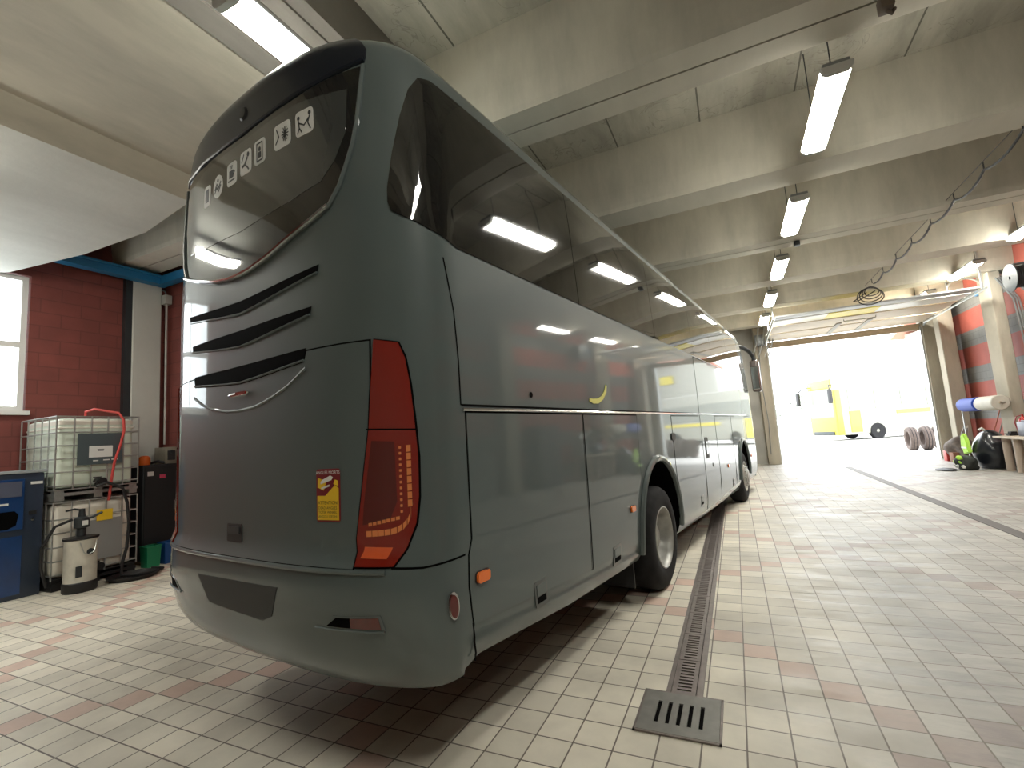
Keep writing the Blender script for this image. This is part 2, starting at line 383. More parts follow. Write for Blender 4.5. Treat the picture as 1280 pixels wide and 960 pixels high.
# pillars
k = 30
for (x0, x1, y0, y1, z1) in [(-9.4, -9.28, 4.57, 5.03, 4.98), (6.26, 6.5, 15.97, 16.6, 6.0), (6.3, 6.6, 10.5, 11.1, 6.0), (6.3, 6.6, 4.7, 5.3, 6.0), (6.3, 6.6, -1.2, -.6, 6.0),
                             (5.97, 6.36, 19.95, 20.2, 6.0), (6.17, 6.54, 19.2, 19.6, 6.0), (.96, 1.36, 19.75, 20.2, 6.0)]:
    k += 1; struct(MB().box(x0, x1, y0, y1, 0, z1, .015, 1).build('trim_%d' % k, M_WING if x0 < -9 else M_PILLAR, smooth=0))
struct(MB().box(-9.4, -9.30, 4.47, 4.57, 1.0, 4.8).build('trim_40', M_DKGREY, smooth=0))
# white metal guide edges of the doorway
struct(MB().box(5.93, 5.97, 20.0, 20.2, 0, 4.4).box(1.36, 1.41, 20.05, 20.2, 0, 4.4).build('trim_41', M_STEEL, smooth=0))
# blue rails
b = MB()
for (p, q) in [((-9.3, YB, 4.78), (-9.1, 5.05, 4.93))]: b.box(p[0]+.02, q[0], p[1], q[1], p[2], q[2]-.03).box(p[0]-.05, q[0]+.05, p[1], q[1], q[2]-.03, q[2])
b.box(-9.1, -5.4, 4.9, 5.05, 4.78, 4.93)
tag(b.build('crane_rail', M_BLUEBEAM, smooth=0), 'blue steel rail along the dark red wall, turning at the corner pillar', 'rail')
tag(MB().box(6.55, 6.68, 15.55, 17.6, 4.70, 4.82).box(6.68, 6.75, 15.8, 15.9, 4.72, 4.8).box(6.68, 6.75, 17.3, 17.4, 4.72, 4.8).build('crane_rail', M_BLUEBEAM, smooth=0), 'blue steel rail high on the striped wall by the doorway', 'rail')
# conduit on the red return wall
cd = empty('cable_conduit', (-9.19, 5.06, 1.9), 0, 'thin grey pipe with junction box on red wall beside corner pillar', 'conduit')
MB().tube([(0, 0, 0), (0, 0, 2.55)], .018).build('pipe', M_PLAST, cd)
MB().box(-.07, .07, -.06, .055, 2.55, 2.72, .01).build('junction_box', M_PLAST, cd)
MB().tube([(0, 0, 2.72), (-.02, -.02, 2.8), (-.12, -.04, 2.85), (-.14, -.05, 2.9)], .012).build('cable', M_GREY, cd)

# ------------------------------------------------------------------ overhead door
dr = struct(empty('door_1', (3.68, 20.1, 0)))
M_DPAN = mat('door_panel_paint', (.62, .52, .38), .5, noise=.08); M_DPANW = mat('door_panel_white', (.8, .8, .74), .3); M_DPANY = mat('door_panel_yellow', (.9, .75, .03), .4); M_DPANG = mat('door_panel_grey', (.35, .36, .35), .4)
hw = 2.28
MB().box(-hw, hw, -.03, .03, 4.28, 4.50, .01).build('door_panel', M_DPAN, dr)
def hp(y0, y1, z, mt, x0=-hw, x1=hw, nm='door_panel'): return MB().box(x0, x1, y0-20.1, y1-20.1, z, z+.05, .012).build(nm, mt, dr)
hp(18.45, 20.0, 4.52, M_DPAN); hp(17.0, 18.33, 4.53, M_DPAN)
hp(16.1, 16.9, 4.54, M_DPANW, -hw, -.9); hp(16.1, 16.9, 4.54, M_DPANY, -.9, .35); hp(16.1, 16.9, 4.54, M_DPANW, .35, hw)
hp(15.6, 16.03, 4.55, M_DPANG)
tr = MB()
for s in (-1, 1):
    tr.tube([(s*(hw+.06), 0, 0.05), (s*(hw+.06), 0, 4.15), (s*(hw+.06), -.08, 4.38), (s*(hw+.06), -.35, 4.47), (s*(hw+.06), -4.6, 4.52)], .035, 6)
    for yy in (-1.2, -2.4, -3.4, -4.4): tr.box(s*(hw+.06)-.02, s*(hw+.06)+.02, yy-.02, yy+.02, 4.5, 6.0 if yy in (-2.4, -4.4) else 4.62)
tr.build('door_track', M_STEEL, dr)
hd = MB().tube([(-.35, -2.9, 4.50), (-.35, -2.9, 4.44), (.45, -2.9, 4.44), (.45, -2.9, 4.50)], .015, 6); hd.box(-.42, -.28, -2.2, -.2, 4.505, 4.52).box(.40, .54, -2.2, -.2, 4.505, 4.52)
hd.build('door_handle', M_PLAST, dr)
# door spring assembly at the left post
sp = empty('door_opener', (1.14, 19.6, 0), 0, 'dark tangled door opener gear with chains at top of left door post', 'door opener')
m = MB().box(-.16, .16, -.15, .15, 4.35, 4.75, .03)
m.build('motor_housing', M_GREY, sp)
m = MB()
for dx in (-.22, -.02, .2, .3): m.tube([(dx-.1, -.2, 3.9), (dx+.1, -.22, 4.4), (dx+.28, -.2, 5.3)], .022, 6)
for i in range(14): m.lathe([(.05, -.02), (.085, 0), (.05, .02)], 8, 'X', (.28+.02*i, -.25, 4.55+.055*i))
m.build('chain', M_STEEL, sp)
MB().tube([(-.05, -.2, 4.4), (-.12, -.22, 3.0), (-.05, -.24, 1.5), (-.1, -.23, .4)], .014, 6).build('hanging_cable', M_GREY, sp)

# ------------------------------------------------------------------ floor drains
dn = empty('channel_drain', (-.452, 3.13, 0), 0, 'long narrow steel channel drain with slotted covers running under the bus', 'drain')
M_DRAIN = mat('drain_steel', (.20, .17, .155), .45, .5, noise=.2, nscale=15)
MB().box(-.105, -.078, 0, 17, .001, .008).box(.068, .105, 0, 17, .001, .008).build('drain_edge', M_DRAIN, dn)
MB().box(-.076, .066, 0, 17, .001, .003).build('drain_bed', M_GAP, dn)
def cover(n):
    m = MB(); L = .44
    xa, xb, sa, sb = -.074, .064, -.045, .037
    m.box(xa, sa, 0, L, .003, .009).box(sb, xb, 0, L, .003, .009)
    p = .040; y = 0; y0 = .035
    m.box(sa, sb, 0, y0, .003, .009)
    for q in range(n): m.box(sa, sb, y0+q*p+.016, (y0+(q+1)*p if q < n-1 else L), .003, .009)
    return m
c0 = cover(10).build('slotted_cover', M_DRAIN, dn, 0)
c0.location = (0, .01, 0)
for i in range(1, 38):
    c = c0.copy(); COL.objects.link(c); c.parent = dn; c.location = (0, .01+.446*i, 0)
gt = empty('square_drain_grate', (-.4555, 2.924, 0), 0, 'square steel drain grate with five long slots at end of channel', 'drain')
m = MB(); m.box(-.208, .208, -.202, .202, .001, .003); m.build('drain_bed', M_GAP, gt, 0)
xs = [-.1155, -.057, 0.0, .057, .1155]; m = MB(); w_ = .011
m.box(-.209, xs[0]-w_, -.202, .202, .003, .011).box(xs[-1]+w_, .209, -.202, .202, .003, .011)
for a, b_ in zip(xs, xs[1:]): m.box(a+w_, b_-w_, -.202, .202, .003, .011)
for x in xs: m.box(x-w_, x+w_, -.202, -.115, .003, .011).box(x-w_, x+w_, .10, .202, .003, .011)
m.build('grate_plate', mat('grate_steel', (.19, .185, .165), .45, .5, noise=.15, nscale=15), gt, 0)
MB().box(-.222, .222, -.215, -.203, .001, .01).box(-.222, .222, .203, .215, .001, .01).box(-.222, -.21, -.215, .215, .001, .01).box(.21, .222, -.215, .215, .001, .01).build('grate_frame', M_DRAIN, gt, 0)
tag(MB().box(2.93, 3.09, -4, 18, .001, .006).build('slot_drain', mat('slot_drain_dark', (.10, .09, .085), .6), None, 0), 'dark narrow slot drain line across the open floor to the doorway', 'drain')

# ================================================================== LAMPS
def lamp(x, y, z, label, ang=0, wires=True):
    t = empty('fluorescent_lamp', (x, y, z), ang, label, 'ceiling lamp', 'hanging fluorescent lamps')
    MB().box(-.115, .115, -.75, .75, .025, .085, .02).build('lamp_housing', M_GREY, t)
    MB().prism([(-.13, .03), (-.12, -.015), (-.08, -.04), (.08, -.04), (.12, -.015), (.13, .03)], 'Y', -.72, .72).build('diffuser', M_LAMP, t)
    for s in (-1, 1): MB().prism([(-.135, .035), (-.125, -.02), (-.083, -.047), (.083, -.047), (.125, -.02), (.135, .035)], 'Y', s*.72, s*.77).build('end_cap', M_PLAST, t)
    if wires:
        for yy in (-.55, .55): MB().tube([(0, yy, .085), (0, yy, 6.0-z)], .006, 6).build('suspension_wire', M_DKGREY, t)
    return t
for i, lb in enumerate(['largest long white tube lamp hanging right of the bus', 'second tube lamp from the camera in the middle row', 'third tube lamp from the camera in the middle row', 'fourth tube lamp in the middle row, above the bus front', 'farthest tube lamp of the middle row, by the door post']):
    lamp(1.235, 5.88+2.86*i, 4.86, 'fluorescent lamp, '+lb)
lamp(-2.97, 2.75, 4.86, 'fluorescent lamp above the rear of the bus, under the grey girder')
lamp(5.62, 15.3, 4.98, 'fluorescent lamp hanging near the striped wall, beside the blue rail')
lamp(5.55, 18.1, 4.98, 'small far fluorescent lamp above the right of the doorway')
lamp(5.62, 12.3, 4.98, 'fluorescent lamp cut by the right edge of the picture')
lamp(1.235, .15, 4.86, 'fluorescent lamp of the middle row overhead of the camera')
lamp(-7.3, 1.05, 4.62, 'added unseen fluorescent lamp under the pale soffit, left of the camera', wires=False)  # unseen lamp, added to brighten the left bay, tanks and soffit

# festooned cable along a ceiling wire
fc = empty('festoon_cable', (3.61, 12.3, 4.9), 0, 'dark power cable hanging in loops along the ceiling, coiled at its end', 'cable')
pts = []; n = 9; y0, y1 = -6.6, 2.6
for i in range(n):
    a = y0+(y1-y0)*i/n; b_ = y0+(y1-y0)*(i+1)/n
    for q in range(8):
        u = q/8; pts.append((0, a+(b_-a)*u, .05-.10*math.sin(PI*u)**.8*(1 if i % 2 else .8)))
MB().tube(pts, .018, 6).build('cable', M_BLK, fc)
for i in range(n+1): MB().tube([(0, y0+(y1-y0)*i/n, .05), (0, y0+(y1-y0)*i/n, .16)], .01, 5).build('cable_hook', M_BLK, fc)
MB().tube([(0, y0-.5, .17), (0, 3.3, .17)], .006, 5).build('support_wire', M_DKGREY, fc)
m = MB()
for q in range(4):
    rr = .12+.035*q; m.tube([(rr*1.3*math.cos(2*PI*t/20), 2.75+.06*q+.05*math.sin(4*PI*t/20), -.12+rr*math.sin(2*PI*t/20)-.03*q) for t in range(20)], .014, 5, closed=True)
m.tube([(-.1, 2.8, -.12), (-.4, 2.9, -.3), (-.25, 2.9, -.28), (.1, 2.85, -.1)], .014, 5)
m.build('cable_coil', M_BLK, fc)
tag(MB().box(-.05, .05, -.06, .06, -.06, .1, .02).box(-.035, .035, -.04, .12, .1, .2, .015).tube([(0, 0, -.06), (.03, 0, -.1), (.06, .02, -.05)], .015, 6).build('junction_box', mat('brown_box', (.12, .09, .065), .6), None, loc=(1.5, 4.62, 4.95)), 'small brown electric box under the joint of the nearest concrete beam', 'junction box')
tag(MB().box(-.05, .05, -.06, .06, -.07, .02, .015).tube([(0, 0, .02), (0, 0, .1)], .012).build('junction_box', M_DKGREY, None, loc=(1.45, 10.39, 4.97)), 'small dark electric box under the beam between second and third middle lamps', 'junction box')
# loops of hanging cable by the striped wall
m = MB().tube([(.35*math.cos(R(a)), .1*math.sin(R(a)), .28*math.sin(R(a))) for a in range(-10, 195, 12)], .02, 6)
tag(m.build('cable_loop', M_STEEL, None, loc=(5.85, 16.2, 4.72)), 'pale looped cable beside the near end of the blue rail on the right', 'cable')


# ================================================================== THE BUS
HW = 1.275
YAWB = .1458831
BX, BY = math.cos(YAWB), -math.sin(YAWB)
def ltab(t, x):
    if x <= t[0][0]: return t[0][1]
    for (a, b), (c, d) in zip(t, t[1:]):
        if x <= c: return b+(d-b)*(x-a)/(c-a)
    return t[-1][1]
AR, DR_, PR = 1.36, .46, 3.0
AF, DF, PF = 13.5, .75, 2.6
LIM = 7.4       # the bus's own origin along its length
def mkplan():
    pts = []; n = 120
    for i in range(n+1):
        t = PI/2*i/n; s, c = math.sin(t), max(0, math.cos(t)); pts.append((HW*s**(2/PR), AR+DR_*(1-c**(2/PR))))
    pts[-1] = (HW, AR+DR_); mm = [(HW, AF-DF)]
    for i in range(1, n+1):
        t = PI/2*(1-i/n); s, c = math.sin(t), math.cos(t); mm.append((HW*max(0, s)**(2/PF), AF-DF*(1-c**(2/PF))))
    pts += mm; L = [0]
    for a, b in zip(pts, pts[1:]): L.append(L[-1]+math.dist(a, b))
    return pts, L
PLAN, PLL = mkplan(); UEND = PLL[-1]
def plan(u):
    s = 1 if u >= 0 else -1; v = min(abs(u), UEND)
    i = min(max(bisect.bisect_right(PLL, v)-1, 0), len(PLAN)-2); k = (v-PLL[i])/max(1e-9, PLL[i+1]-PLL[i]); a, b = PLAN[i], PLAN[i+1]
    return s*(a[0]+(b[0]-a[0])*k), a[1]+(b[1]-a[1])*k
WT=[(0.30,1.215),(0.45,1.25),(0.62,1.27),(0.9,1.275),(2.3,1.275),(2.6,1.27),(3.2,1.24),(3.5,1.215),(3.6,1.19),(3.68,1.15),(3.74,1.09),(3.785,1.00),(3.80,0.92)]
RT=[(0.30,.30),(0.44,0.24),(0.50,0.15),(0.56,0.09),(0.66,0.04),(0.80,0.01),(0.92,0.0),(1.06,0.01),(1.13,0.04),(2.0,0.05),(2.7,0.05),(3.2,0.065),(3.5,0.08),(3.62,0.085),(3.70,0.09),(3.76,0.12),(3.80,0.20)]
FT=[(0.30,-.1),(0.6,0),(1.5,0),(2.2,-.15),(3.2,-.45),(3.5,-.6),(3.80,-.9)]
ZB=[(0,.46),(1.55,.50),(1.82,.575),(2.9,.49),(4.2,.44),(6.8,.36),(10,.31),(13,.31)]
def surf(u,z):
    x,y=plan(u)
    x*=ltab(WT,z)/HW
    wr=max(0,min(1,(2.9-y)/1.3)); wr=wr*wr*(3-2*wr)
    wf=max(0,min(1,(y-12.2)/1.2))
    y+=ltab(RT,z)*wr+ltab(FT,z)*wf
    if z>3.2 and y<4.2:
        k=min(1,(z-3.2)/0.55); k=k*k*(3-2*k)
        f=max(0,min(1,(4.2-y)/2.2)); f=f*f*(3-2*f)
        z+=k*f*(0.015+0.085*max(0,1-abs(x/1.2)**2.2))
        if z>0: y-=k*f*0.025*max(0,1-abs(x/1.2)**2)
    return x,y,z
def P3(u, z, off=0):
    x, y, zz = surf(u, z)
    if off:
        e = .004
        a = Vector(surf(u+e, z))-Vector(surf(u-e, z)); b = Vector(surf(u, min(z+e, 3.8)))-Vector(surf(u, z-e)); n = a.cross(b)
        n = n.normalized() if n.length > 1e-9 else Vector((0, -1, 0))
        return Vector((x+n.x*off, y+n.y*off-LIM, zz+n.z*off))
    return Vector((x, y-LIM, zz))
class Patch:
    """sheets of real thickness lying on the coachwork; outlines given along the perimeter (u) and height (z)"""
    def __init__(s): s.bm = bmesh.new()
    def add(s, poly, off=.003, th=.006, ru=.08, rz=.1):
        bm = bmesh.new(); vs = [bm.verts.new((p[0], p[1], 0)) for p in poly]
        bm.faces.new(vs)
        bmesh.ops.triangulate(bm, faces=bm.faces[:])
        us = [p[0] for p in poly]; zs = [p[1] for p in poly]
        def cuts(a, b, r, base):
            k = math.floor(a/r)+1
            while k*r < b-1e-4:
                if k*r > a+1e-4: yield k*r
                k += 1
        for c in cuts(min(us), max(us), ru, 0):
            if ru < .3 and 2.0 < abs(c) < 11.6 and round(c/ru) % 6: continue
            bmesh.ops.bisect_plane(bm, geom=bm.verts[:]+bm.edges[:]+bm.faces[:], dist=1e-6, plane_co=(c, 0, 0), plane_no=(1, 0, 0))
        for c in list(cuts(min(zs), max(zs), rz, 0))+[q for q in (.56, .66, .92, 1.06, 1.13) if min(zs)+1e-4 < q < max(zs)-1e-4]:
            bmesh.ops.bisect_plane(bm, geom=bm.verts[:]+bm.edges[:]+bm.faces[:], dist=1e-6, plane_co=(0, c, 0), plane_no=(0, 1, 0))
        bmesh.ops.remove_doubles(bm, verts=bm.verts[:], dist=1e-6)
        bmesh.ops.recalc_face_normals(bm, faces=bm.faces[:])
        T, B = {}, {}
        for v in bm.verts:
            T[v.index if 0 else v] = s.bm.verts.new(P3(v.co.x, v.co.y, off)); B[v] = s.bm.verts.new(P3(v.co.x, v.co.y, off-th))
        for f in bm.faces:
            q = [v for v in f.verts]
            try: s.bm.faces.new([T[v] for v in q]); s.bm.faces.new([B[v] for v in reversed(q)])
            except ValueError: pass
        for e in bm.edges:
            if len(e.link_faces) == 1:
                a, b = e.verts
                try: s.bm.faces.new([T[a], T[b], B[b], B[a]])
                except ValueError: pass
        bm.free(); return s
    def line(s, pts, w=.008, off=.0015, th=.004, **k):
        for a, b in zip(pts, pts[1:]):
            d = Vector((b[0]-a[0], b[1]-a[1])); n = Vector((-d.y, d.x)).normalized()*w/2; e = d.normalized()*w*.3
            s.add([(a[0]-n.x-e.x, a[1]-n.y-e.y), (b[0]-n.x+e.x, b[1]-n.y+e.y), (b[0]+n.x+e.x, b[1]+n.y+e.y), (a[0]+n.x-e.x, a[1]+n.y-e.y)], off, th, **k)
        return s
    def text(s, body, u, z, size, off=.006, su=1):
        cu = bpy.data.curves.new('t', 'FONT'); cu.body = body; cu.size = size; cu.align_x = 'CENTER'; cu.align_y = 'CENTER'; cu.resolution_u = 2
        o = bpy.data.objects.new('t', cu); COL.objects.link(o); dg = bpy.context.evaluated_depsgraph_get(); me = bpy.data.meshes.new_from_object(o.evaluated_get(dg))
        vs = [s.bm.verts.new(P3(u+v.co.x*su, z+v.co.y, off)) for v in me.vertices]
        for p in me.polygons:
            try: s.bm.faces.new([vs[i] for i in p.vertices])
            except ValueError: pass
        bpy.data.objects.remove(o); bpy.data.curves.remove(cu); bpy.data.meshes.remove(me); return s
    def build(s, name, mt, parent=None, label=None, smooth=40):
        m = MB(); m.bm.free(); m.bm = s.bm; o = m.build(name, mt, parent, smooth)
        if label: o['label'] = label
        return o
def tube_uz(pts, r, off, n=6, closed=False, m=None):
    m = m or MB(); m.tube([P3(u, z, off) for u, z in pts], r, n, closed); return m
def mir(p): return [(-a, b) for a, b in reversed(p)]

bus = empty('coach_bus', (0, 0, 0), 0, 'large dark grey touring coach parked in the hall, seen from its rear corner', 'bus')
bus.rotation_euler = (0, 0, -YAWB)
cN = Vector((math.cos(YAWB), -math.sin(YAWB), 0)); cB = Vector((math.sin(YAWB), math.cos(YAWB), 0))
bus.location = cN*(-1.496-HW)+cB*LIM

# --- shell
def body():
    bm = bmesh.new()
    us = []; u = 0
    while u < UEND-1e-6:
        us.append(u); u += .045 if u < 1.75 else (.12 if u < 2.7 else (.3 if u < 11.4 else .08))
    us.append(UEND)
    full = [-x for x in reversed(us[1:])]+us
    full = full[:-1]       # close the loop: -UEND and UEND coincide
    zl = [0, .04, .09, .15, .22]
    zabs = [.92, 1.06, 1.13, 1.4, 1.7, 2.0, 2.3, 2.6, 2.9, 3.2, 3.3, 3.4, 3.5, 3.56, 3.62, 3.66, 3.70, 3.73, 3.76, 3.785, 3.80]
    rows = []
    for u in full:
        b = ltab(ZB, plan(u)[1]); b0 = b
        col = []
        for d in zl:
            p = P3(u, b+d); k = max(0, 1-d/.15); tuck = .03*k*k
            if plan(u)[1] > 1.7 and plan(u)[1] < 12.9: p.x -= math.copysign(tuck, p.x)
            col.append(bm.verts.new(p))
        zb_ = b+zl[-1]
        if zb_ < .72: col.append(bm.verts.new(P3(u, .80)))
        else: col.append(bm.verts.new(P3(u, (zb_+.92)/2)))
        for z in zabs: col.append(bm.verts.new(P3(u, z)))
        rows.append(col)
    N = len(rows)
    for i in range(N):
        A, B = rows[i], rows[(i+1) % N]
        for j in range(len(A)-1): bm.faces.new((A[j], B[j], B[j+1], A[j+1]))
    # roof and floor caps, connected left to right
    c = len(us)-1  # index of u=0
    NJ = 8
    for top in (True, False):
        prev = None
        for k in range(0, len(us)):
            iL, iR = (c-k) % N, (c+k) % N
            vL, vR = (rows[iL][-1], rows[iR][-1]) if top else (rows[iL][0], rows[iR][0])
            if iL == iR: row = [vL]*(NJ+1)
            else:
                row = [vL]
                for j in range(1, NJ):
                    t = j/NJ; p = vL.co.lerp(vR.co, t)
                    if top:
                        s_ = 1-(2*t-1)**2; p.z = 3.80+.035*s_
                        y = p.y+LIM; f = max(0, min(1, (4.2-y)/2.2)); f = f*f*(3-2*f)
                        p.z += f*(.015+.085*max(0, 1-abs(p.x/1.2)**2.2))
                    row.append(bm.verts.new(p))
                row.append(vR)
            if prev:
                for j in range(NJ):
                    q = []
                    for v in (prev[j], prev[j+1], row[j+1], row[j]):
                        if v not in q: q.append(v)
                    if len(q) >= 3:
                        try: bm.faces.new(q)
                        except ValueError: pass
            prev = row
    bmesh.ops.remove_doubles(bm, verts=bm.verts[:], dist=1e-6)
    bmesh.ops.recalc_face_normals(bm, faces=bm.faces[:])
    me = bpy.data.meshes.new('body_shell'); bm.to_mesh(me); bm.free()
    o = link(bpy.data.objects.new('body_shell', me)); me.materials.append(M_PAINT); me.materials.append(M_GAP)
    cm = MB()
    for cy, r in ((4.93, .66), (10.83, .62)):
        for s in (-1, 1):
            prof = [(cy-LIM+r*math.cos(R(a)), .57+r*1.05*math.sin(R(a))) for a in range(0, 181, 9)]+[(cy-LIM-r*.98, .2), (cy-LIM+r*.98, .2)]
            cm.prism(prof, 'X', s*.62, s*1.4)
    co = cm.build('cutter', M_GAP, None, 0)
    md = o.modifiers.new('b', 'BOOLEAN'); md.operation = 'DIFFERENCE'; md.object = co; md.solver = 'EXACT'
    dg = bpy.context.evaluated_depsgraph_get(); me2 = bpy.data.meshes.new_from_object(o.evaluated_get(dg))
    o.modifiers.clear(); o.data = me2; bpy.data.objects.remove(co)
    while len(me2.materials) < 2: me2.materials.append(M_GAP)
    me2.materials[0] = M_PAINT; me2.materials[1] = M_GAP
    bm = bmesh.new(); bm.from_mesh(me2)
    for f in bm.faces:
        q = f.calc_center_median(); f.material_index = 0; f.smooth = True
        for cy, r in ((4.93, .66), (10.83, .62)):
            yy = q.y-(cy-LIM)
            if abs(yy) < r+.002 and .25 < q.z < .57+r*1.05+.002 and .6 < abs(q.x) < HW+.01 and (abs(f.normal.x) < .3 or abs(q.x) < .63) and abs(f.normal.z) < .9999: f.material_index = 1
        if f.normal.z < -.95 and q.z < .7: f.material_index = 1
    for e in bm.edges:
        if len(e.link_faces) != 2 or e.calc_face_angle(0) > R(35): e.smooth = False
    bm.to_mesh(me2); bm.free()
    me2.update()
    o.name = 'body_shell'; o.parent = bus
body()

# --- roof spoiler over the rear glass (dark cap wrapped on the shell)
top = [(-1.055, 3.565), (-.9, 3.535), (-.55, 3.505), (0, 3.49), (.55, 3.505), (.9, 3.535), (1.055, 3.565)]
sp_ = Patch().add(top+[(1.085, 3.64), (1.06, 3.76), (1.02, 3.795), (-1.02, 3.795), (-1.06, 3.76), (-1.085, 3.64)], .006, .012, .06, .03)
sp_.build('roof_spoiler', M_SPOIL, bus, 'near-black cap over the rear window')
# camera bump in spoiler
MB().lathe([(0, -.012), (.035, -.010), (.045, .0), (.045, .02)], 16, 'Y', tuple(P3(.02, 3.60, .006))).build('rear_camera', M_BLK, bus)
# --- rear glass
G = [(1.035, 3.545), (1.0, 3.39), (.978, 3.26), (.95, 3.144), (.91, 3.04), (.86, 2.94), (.79, 2.85), (.66, 2.80), (.508, 2.757), (.30, 2.70), (.12, 2.672)]
GL = G+[(0, 2.668)]+mir(G)
GL = GL+[(-.9, 3.53), (-.55, 3.50), (0, 3.485), (.55, 3.50), (.9, 3.53)]
gl = Patch().add(GL, .004, .008, .07, .08).build('rear_window', M_TINT, bus, 'black edged rear window')
GI = [(.935, 3.44), (.915, 3.22), (.84, 3.08), (.74, 2.99), (.5, 2.955), (0, 2.93)]
Patch().add(GI+mir(GI[:-1])+[(-.55, 3.47), (0, 3.46), (.55, 3.47)], .006, .003, .07, .08).build('glass_pane', M_TINT2, gl, 'clearer greyish glass inside the black edge')
ring = [(u*1.012, z-(.012 if z < 3 else 0)) for u, z in G]; ring = ring+[(0, 2.655)]+mir(ring)
tube_uz(ring, .014, .006, 6).build('window_trim', M_PAINT, bus)
lo = [p for p in ring if p[1] < 2.87]
tube_uz(lo, .010, .020, 6).build('bright_moulding', M_CHROME, bus, 'bright strip under the rear window')
tube_uz([(u, z+.012) for u, z in top], .012, .006, 6).build('spoiler_lip', M_SPOIL, bus)
# stickers on the rear glass
SU = [-.475, -.315, -.13, .04, .20, .43, .625]; SZ = [3.305, 3.315, 3.33, 3.34, 3.345, 3.355, 3.36]
def sticker(k, u, z):
    wd = [.10, .13, .12, .13, .12, .155, .145][k]; hh = .125
    if k == 1: o = arc(u, z, .066, 0, 345, 14)
    else: o = rrect(u-wd/2, u+wd/2, z-hh/2, z+hh/2, .022, 3)
    s = Patch().add(o, .0078, .002, .2, .2).build('pictogram_sticker', M_WHITE, gl, 'white rounded pictogram sticker')
    q = Patch(); off = .0095
    def bx(a, b, c, d): q.add([(u+a, z+c), (u+b, z+c), (u+b, z+d), (u+a, z+d)], off, .0015, .3, .3)
    def ln(*p, w=.007): q.line([(u+a, z+b) for a, b in p], w, off, .0015, ru=.3, rz=.3)
    def disc(a, b, r): q.add(arc(u+a, z+b, r, 0, 330, 11), off, .0015, .3, .3)
    if k == 0: bx(-.022, .022, -.035, .04)
    if k == 1: ln((-.04, -.01), (-.015, .02), (.01, -.01), (.04, .02)); ln((-.04, -.03), (-.015, 0), (.01, -.03), (.04, 0)); disc(0, .035, .01)
    if k == 2: bx(-.03, .02, -.02, .02); ln((.02, .012), (.036, .006), (.02, -.008)); ln((-.02, .03), (-.015, .045)); ln((.0, .03), (.005, .045)); ln((-.04, -.035), (.035, -.035))
    if k == 3: disc(.03, .035, .013); ln((.02, .02), (-.01, -.01), (-.04, -.015), w=.014); ln((-.01, -.01), (.02, -.03), (.035, -.045), w=.01); ln((-.045, .01), (-.02, .045))
    if k == 4: ln((-.03, -.045), (-.03, .045), (.03, .045), (.03, -.045), (-.03, -.045)); disc(0, .015, .012); bx(-.015, .015, -.03, 0)
    if k == 5:
        for a in range(0, 180, 30): ln((.028-.03*math.cos(R(a)), .0-.036*math.sin(R(a))), (.028+.03*math.cos(R(a)), .036*math.sin(R(a))), w=.005)
        ln((-.06, -.03), (-.03, .0), (-.05, .04))
    if k == 6: disc(-.045, .03, .010); disc(.045, .035, .011); ln((-.045, .02), (-.04, -.02), (-.055, -.045)); ln((.045, .02), (.03, -.01), (.05, -.045)); ln((-.04, .005), (0, -.015), (.035, .01)); ln((-.04, -.02), (-.02, -.045))
    q.build('pictogram', M_DKGREY, s, 'dark line pictogram')
for k_ in range(7): sticker(k_, SU[k_], SZ[k_])

# --- louvred air slots
def slot(top_, bot_, zc):
    q = Patch().add(top_+bot_, .003, .008, .07, .2).build('air_slot', M_GAP, bus, 'black air slot across the rear panel')
    tube_uz([(u, z-.006) for u, z in bot_], .006, .006, 6).build('slot_lip', M_PAINT, q)
def curve_slot(hw, zt, ztc, zb0, zbc, n=8):
    tp = []; bt = []
    for i in range(n+1):
        t = 1-2*i/n; tp.append((hw*t, ztc+(zt-ztc)*abs(t)**1.5))
    for i in range(n+1):
        t = -1+2*i/n; bt.append((hw*.985*t, zbc+(zb0-zbc)*abs(t)**1.3))
    return tp, bt
slot(*curve_slot(.71, 2.545, 2.50, 2.51, 2.43), 0)
slot(*curve_slot(.65, 2.335, 2.325, 2.30, 2.235), 0)
t3, b3 = curve_slot(.60, 2.125, 2.115, 2.07, 2.025)
slot(t3, b3, 0)
# --- engine hatch with dark gap round it
HT = [(.61, 2.108), (.84, 2.108), (1.005, 2.105), (1.0, 1.897), (.985, 1.683), (.957, 1.5), (.91, 1.189), (.915, 1.06), (.65, 1.062), (0, 1.062)]
HTf = HT+mir(HT[:-1])
Patch().add([(u*1.009+(0 if abs(u) > .01 else 0), z+(.009 if z > 2 else (-.009 if z < 1.1 else 0))) for u, z in HTf], .0012, .004, .09, .12).build('hatch_gap', M_GAP, bus)
cut = [(.61, 2.108)]+[(u, z-.018) for u, z in reversed(b3)]+[(-.61, 2.108)]
HT2 = [(u, z) for u, z in HT]+mir(HT[:-1])
HT2 = HT2+[(u, z-.016) for u, z in b3]
hatch = Patch().add(HT2, .004, .008, .07, .12).build('engine_hatch', M_PAINT, bus)
SM = [(-.60, 1.99), (-.46, 1.93), (-.32, 1.89), (-.16, 1.865), (0, 1.858), (.16, 1.865), (.32, 1.90), (.46, 1.945), (.60, 2.02)]
tube_uz(SM, .010, .001, 8).build('hatch_crease', M_PAINT, hatch)
bd = MB().tube([P3(u, 1.952, .012) for u in (-.115, -.08, -.02, .04, .08, .105)], [.006, .013, .014, .014, .012, .004], 8)
bd.build('hatch_badge', M_CHROME, hatch, 0)
Patch().add(rrect(-.02, .09, 1.944, 1.962, .006, 2), .026, .003, .2, .2).build('badge_lens', M_RED, hatch)
lt = Patch().add(rrect(-.125, .035, 1.13, 1.23, .012, 3), .008, .008, .3, .3).build('hatch_latch', M_BLK, hatch)
